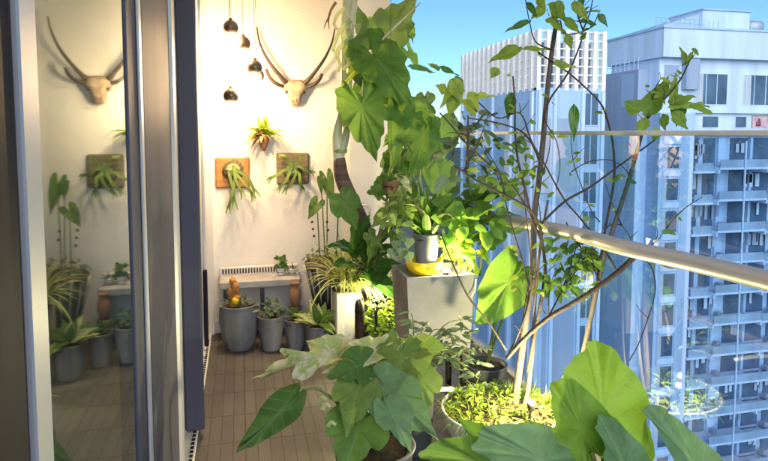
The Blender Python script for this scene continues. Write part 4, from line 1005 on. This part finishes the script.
br(b, [(476, 100), (498, 118), (520, 113), (531, 140), (544, 163), (564, 199), (580, 218), (603, 247), (616, 270)], 2.55, 2.4, .003, .005)
br(b, [(440, 113), (452, 126), (467, 144), (484, 160), (512, 186), (536, 222)], 2.3, 2.58, .003, .006)
br(b, [(468, 115), (468, 140), (467, 168), (463, 172)], 2.36, 2.36, .003, .012)
br(b, [(539, 53), (565, 70), (586, 88), (601, 104), (608, 122), (613, 145), (614, 180), (606, 225), (600, 262), (597, 282)], 2.6, 2.4, .004, .006)
br(b, [(583, 30), (581, 42), (568, 73), (549, 101), (543, 125), (542, 140)], 2.5, 2.6, .003, .006)
br(b, [(469, 118), (498, 123), (521, 131), (532, 144), (540, 162)], 2.4, 2.55, .003, .005)
br(b, [(571, 172), (580, 166), (592, 161), (610, 160), (624, 168), (632, 180)], 2.5, 2.4, .003, .002, 6)
br(b, [(571, 135), (573, 160), (583, 190), (592, 212), (600, 222)], 2.5, 2.45, .002, .003, 6)
br(b, [(600, 238), (610, 225), (622, 226), (630, 238), (633, 250)], 2.45, 2.4, .003, .002, 6)
br(b, [(548, 100), (545, 120), (556, 140), (560, 165), (556, 190)], 2.58, 2.5, .003, .002, 6)
br(b, [(498, 168), (505, 200), (513, 230), (523, 262), (530, 290)], 2.6, 2.6, .002, .004, 6)
br(b, [(524, 190), (526, 215), (530, 250), (531, 275)], 2.5, 2.6, .003, .003, 6)
br(b, [(600, 282), (590, 262), (576, 240), (566, 222)], 2.4, 2.5, .005, .003, 6)
br(b, [(548, 318), (562, 290), (572, 262), (578, 240)], 2.5, 2.5, .005, .002, 6)
br(b, [(440, 232), (452, 262), (468, 296), (488, 322), (506, 350)], 2.5, 2.6, .003, .005, 6)
br(b, [(508, 355), (520, 330), (528, 300), (522, 280)], 2.6, 2.55, .005, .002, 6)
br(b, [(560, 20), (566, 34), (590, 28), (600, 10)], 2.6, 2.5, .004, .002, 6)
br(b, [(552, 50), (536, 42), (530, 24), (524, -8)], 2.6, 2.5, .004, .002, 6)
br(b, [(583, 30), (590, 12), (594, -8)], 2.5, 2.5, .004, .002, 6)
br(b, [(583, 30), (576, 10), (574, -6)], 2.5, 2.5, .004, .002, 6)
br(b, [(646, 120), (662, 102), (680, 80), (690, 60)], 2.35, 2.2, .006, .003, 6)
br(b, [(646, 120), (652, 100), (656, 86)], 2.35, 2.3, .005, .002, 6)
rg3 = random.Random(11); roots = list(BP)
for i in range(12):       # longer side branches, rising and bending outwards from real branch points
    px, py, y_ = rg3.choice([q_ for q_ in roots if 120 < q_[1] < 320]); a_ = rg3.uniform(-2.2, -.9); q_ = [(px, py)]; k_ = (.14 if px > 545 else -.14) + rg3.uniform(-.08, .08)
    for _ in range(3): l = rg3.uniform(12, 26); px += math.cos(a_) * l; py += math.sin(a_) * l; a_ += k_; q_.append((px, py))
    br(b, q_, y_, y_ - rg3.uniform(.02, .12), .0036, .0014, 6)
roots = list(BP)
for i in range(44):       # small side twigs
    px, py, y_ = rg3.choice(roots); a_ = rg3.uniform(-2.5, -.6); l = rg3.uniform(10, 26)
    br(b, [(px, py), (px + math.cos(a_) * l * .5 + rg3.uniform(-3, 3), py + math.sin(a_) * l * .5), (px + math.cos(a_) * l, py + math.sin(a_) * l)], y_, y_ - .03, .0022, .0010, 5)
sm = MB()
for i in range(120):      # small leaves along the branches
    px, py, y_ = rg3.choice([q_ for q_ in BP if q_[1] < 300])
    sleaf(sm, P(px + rg3.uniform(-3, 3), py + rg3.uniform(-3, 3), y_ - .01), rdir(-.5, .7), V(rng.uniform(-.5, .5), -1, .6), rg3.uniform(.03, .062), rg3.uniform(.014, .028), .3, .2)
sm.build('small_leaves', M['lf_tree'], tr_)
b.build('branches', M['bark_dark'], tr_)
b = MB()
def tf(a_, tp, w_, Y=2.5, mb=None, shape='lance', **k): leaf(mb or b, P(*a_, Y), P(*tp, Y + rng.uniform(-.06, .04)), S(w_, Y), shape, rings=3, k=2, **k)
dk = MB()
for a_, tp, w_ in (((531, 21), (503, 29), 9), ((598, 14), (609, 26), 9), ((527, 2), (538, 17), 8), ((582, -4), (580, 12), 7), ((574, 104), (573, 142), 12), ((512, 92), (508, 122), 13), ((408, 66), (438, 70), 9), ((438, 67), (462, 74), 8), ((455, 76), (466, 92), 9), ((680, 100), (676, 128), 18), ((596, 24), (575, 18), 8)): tf(a_, tp, w_, mb=dk)
dk.build('dark_leaves', M['lf_gloss'], tr_)
for a_, tp, w_ in (((522, 48), (487, 60), 17), ((522, 49), (552, 47), 7), ((498, 68), (490, 78), 13), ((545, 8), (530, 18), 14), ((548, 4), (572, 22), 18), ((560, 0), (552, 24), 16), ((562, 18), (586, 34), 13), ((545, 20), (572, 32), 14), ((572, 2), (590, 20), 14), ((536, -6), (548, 10), 14), ((566, 34), (572, 50), 10), ((553, 64), (580, 66), 8), ((555, 60), (566, 70), 9),
                   ((452, 78), (462, 104), 18), ((462, 84), (438, 106), 18), ((456, 96), (448, 116), 16), ((468, 92), (480, 112), 15), ((474, 96), (496, 94), 8), ((440, 70), (428, 62), 8), ((462, 100), (480, 118), 12), ((446, 92), (436, 84), 14),
                   ((640, 112), (624, 100), 24), ((648, 116), (656, 84), 26), ((646, 118), (638, 138), 14), ((668, 104), (700, 92), 16), ((668, 108), (716, 100), 15), ((672, 104), (676, 70), 10), ((660, 100), (668, 76), 16), ((690, 106), (718, 112), 14), ((672, 112), (690, 130), 18), ((662, 114), (668, 132), 14), ((686, 62), (681, 46), 7), ((688, 62), (694, 48), 7), ((686, 66), (684, 56), 6)):
    tf(a_, tp, w_, 2.32 if a_[0] > 620 else 2.45)
b.build('leaves', M['lf_tree'], tr_)
b = MB(); cluster(b, P(572, 256, 2.5), S(32, 2.5), .10, S(30, 2.5), 64, .07, .5); cluster(b, P(560, 282, 2.5), S(20, 2.5), .08, S(12, 2.5), 40, .06, .5)
cluster(b, P(510, 172, 2.56), S(42, 2.5), .1, S(38, 2.5), 70, .06, .5)
b.build('inner_leaves', M['lf_shrub'], tr_)
b = MB(); cluster(b, P(470, 150, 2.6), S(40, 2.6), .1, S(45, 2.6), 55, .09, .45); b.build('pale_leaves', M['lf_grey'], tr_)
# low planting in the pot and its lamp
b = MB()
for i in range(900):
    an = rng.uniform(0, 6.283); q_ = rt_ * .9 * rng.random() ** .5; p = V(c.x + math.cos(an) * q_, Yr + math.sin(an) * q_, c.z - .03)
    blade(b, p, V(math.cos(an) * q_ * 2.2 + rng.gauss(0, .45), math.sin(an) * q_ * 2.2 + rng.gauss(0, .45), 1), rng.uniform(.07, .15), .005, rng.uniform(1.2, 3.4), 5)
b.build('grass', M['lf_low'], tr_)
b = MB()
for i in range(340):
    an = rng.uniform(0, 6.283); q_ = rt_ * .92 * rng.random() ** .5
    p = V(c.x + math.cos(an) * q_, Yr + math.sin(an) * q_, c.z + rng.uniform(-.01, .07) * (1.2 - q_ / rt_))
    sleaf(b, p, rdir(-.2, .7), V(rng.uniform(-.4, .4), -.6, .8), rng.uniform(.025, .05), rng.uniform(.008, .016), .3, .3)
b.build('low_leaves', M['lf_low'], tr_)
b = MB()
for i in range(16): blade(b, P(545 + rng.uniform(-10, 10), 415, 2.6), V(rng.gauss(.2, .3), rng.gauss(0, .3), 1), rng.uniform(.12, .24), .016, .7)
b.build('tall_blades', M['lf_low'], tr_)
sp = P(531, 404, Yr - .20)
lathe(MB(), sp + V(0, 0, -.03), [(.001, 0), (.014, 0), (.018, .03), (.015, .032)], 14).build('spot_lamp', M['blackmetal'], tr_)
tube(MB(), [sp + V(0, 0, -.03), sp + V(0, .01, -.07), sp + V(0, .01, -.12)], (.004, .012), 6).build('lamp_stake', M['blackmetal'], tr_)
b = MB(); ball(b, sp + V(0, -.002, .010), .015, 1, 1, .8, 14, 8); b.build('lamp_lens', M['spot_lens'], tr_)
lamp_point(tr_, sp + V(.03, -.05, .08), 12, (1, .84, .42), .012)

# ================================================================== FOREGROUND FLOOR PLANT (lobed leaves)
Yg = 2.2; x = P(374, 440, Yg).x
fg = thing('lobed_plant', 'large lobed leaf plant with cream variegated leaves sprawling over the deck', 'potted plant', (x, Yg, 0))
z1 = P(374, 446, Yg).z
top = pot(fg, (x, Yg, .002), .11, .155, z1, M['darkpot'])
b = MB(); tube(b, [V(x + .155 * math.cos(a_), Yg + .155 * math.sin(a_), z1 + .004) for a_ in [R(-150 + i * 20) for i in range(15)]], (.008, .008), 8, 3); b.build('pot_rim', M['greypot'], fg)  # grey tube along the dark pot's rim: its highlight put into the colour
st = MB()
gk = dict(stem=st, root=top, bendz=.06, r=(.009, .005))
big(fg, (342, 350, 2.35), (250, 374, 2.05), 44, M['lf_pale'], 'lobed', nrm=(-.1, -.8, 1), fold=.08, droop=.06, wave=.05, label='cream variegated leaf pointing left', **gk)
big(fg, (334, 358, 2.4), (304, 338, 2.5), 30, M['lf_pale'], 'fig', nrm=(-.2, -.9, .8), wave=.05, label='cream variegated leaf', **gk)
big(fg, (384, 346, 2.4), (322, 366, 2.2), 40, M['lf_pale'], 'fig', nrm=(0, -.7, 1), wave=.05, label='cream variegated leaf', **gk)
big(fg, (404, 342, 2.4), (392, 400, 2.1), 66, M['lf_lobed'], 'fig', nrm=(-.2, -.9, .8), fold=.12, wave=.05, **gk)
big(fg, (396, 352, 2.45), (450, 344, 2.25), 52, M['lf_lobed'], 'fig', nrm=(.2, -.8, 1), fold=.12, wave=.05, **gk)
big(fg, (372, 362, 2.3), (330, 374, 2.12), 44, M['lf_dark'], 'fig', nrm=(-.1, -.9, .7), **gk)
big(fg, (360, 380, 2.2), (349, 430, 2.0), 54, M['lf_lobed'], 'fig', nrm=(-.2, -1, .5), fold=.12, wave=.05, **gk)
big(fg, (374, 380, 2.2), (440, 434, 1.95), 66, M['lf_blue'], 'fig', nrm=(.15, -1, .6), fold=.12, wave=.04, **gk)
big(fg, (416, 366, 2.3), (428, 418, 2.1), 52, M['lf_lobed'], 'fig', nrm=(.2, -1, .5), **gk)
big(fg, (386, 402, 2.1), (412, 450, 1.95), 44, M['lf_blue'], 'fig', nrm=(.2, -1, .4), **gk)
big(fg, (362, 414, 2.15), (344, 474, 1.95), 72, M['lf_dark'], 'fig', nrm=(-.2, -1, .6), **gk)
big(fg, (378, 362, 2.32), (352, 396, 2.2), 46, M['lf_dark'], 'fig', nrm=(-.2, -1, .6), **gk)
big(fg, (302, 390, 2.2), (240, 452, 1.98), 36, M['lf_dark'], 'ovate', nrm=(.25, -.85, .65), fold=.12, wave=.05, **gk)
st.build('stems', M['stem'], fg)
b = MB()
for px, py in ((322, 410), (327, 428), (318, 403)):
    b = MB(); frond(b, [P(px, py, 2.1), P(px + 4, py - 6, 2.08), P(px + 9, py - 3, 2.08)], .018, .010, 0); b.build('pale_sheath', M['lf_cream'], fg)
# pale hose lying behind
t = thing('hose', 'short pale grey hose sticking out beside the lobed leaf plant', 'hose', P(430, 390, 2.45))
tube(MB(), [P(452, 389, 2.5), P(436, 390, 2.45), P(420, 394, 2.4), P(408, 402, 2.38), P(405, 430, 2.4), V(P(405, 430, 2.4).x, 2.42, .012)], (.011, .011), 10).build('hose_body', M['alu'], t)

# ================================================================== NEAR FOREGROUND PLANT
x, y = .98, 1.42
nf = thing('foreground_taro', 'nearest big leaf plant at the bottom edge with broad green and bluish leaves', 'potted plant', (x, y, 0))
top = pot(nf, (x, y, .002), .12, .16, .42, M['greypot']); st = MB()
nk = dict(stem=st, root=top, bendz=.02, r=(.010, .006))
big(nf, (603, 448, 1.46), (602, 343, 1.50), 116, M['lf_fore'], nrm=(-.1, -1, .2), fold=.12, wf=7, shape='round', wave=.07, droop=.12, **nk)
big(nf, (592, 452, 1.44), (562, 382, 1.46), 70, M['lf_fore'], nrm=(-.2, -1, .3), fold=.1, wave=.07, shape='round', **nk)
big(nf, (634, 500, 1.38), (614, 420, 1.36), 70, M['lf_blue'], nrm=(.2, -1, .2), fold=.15, wave=.05, shape='round', **nk)
big(nf, (716, 500, 1.36), (664, 408, 1.36), 64, M['lf_blue'], nrm=(.25, -1, .3), fold=.15, wave=.04, shape='round', **nk)
big(nf, (566, 470, 1.40), (486, 434, 1.34), 70, M['lf_blue'], nrm=(-.1, -.9, .8), fold=.1, wave=.07, shape='round', **nk)
big(nf, (580, 470, 1.46), (520, 424, 1.52), 58, M['lf_big'], nrm=(-.1, -.9, .7), fold=.1, wave=.07, shape='round', **nk)
big(nf, (505, 470, 1.5), (432, 448, 1.45), 56, M['lf_big'], nrm=(-.1, -.9, .8), fold=.1, wave=.07, shape='round', **nk)
big(nf, (508, 468, 1.52), (462, 420, 1.55), 44, M['lf_big'], nrm=(-.2, -.9, .7), fold=.15, wave=.05, shape='ovate', **nk)
big(nf, (540, 470, 1.5), (548, 420, 1.55), 44, M['lf_big'], nrm=(.1, -.9, .7), fold=.15, wave=.05, **nk)
big(nf, (640, 470, 1.5), (642, 406, 1.55), 44, M['lf_fore'], nrm=(.2, -1, .2), fold=.2, shape='ovate', **nk)
st.build('stems', M['stem'], nf)
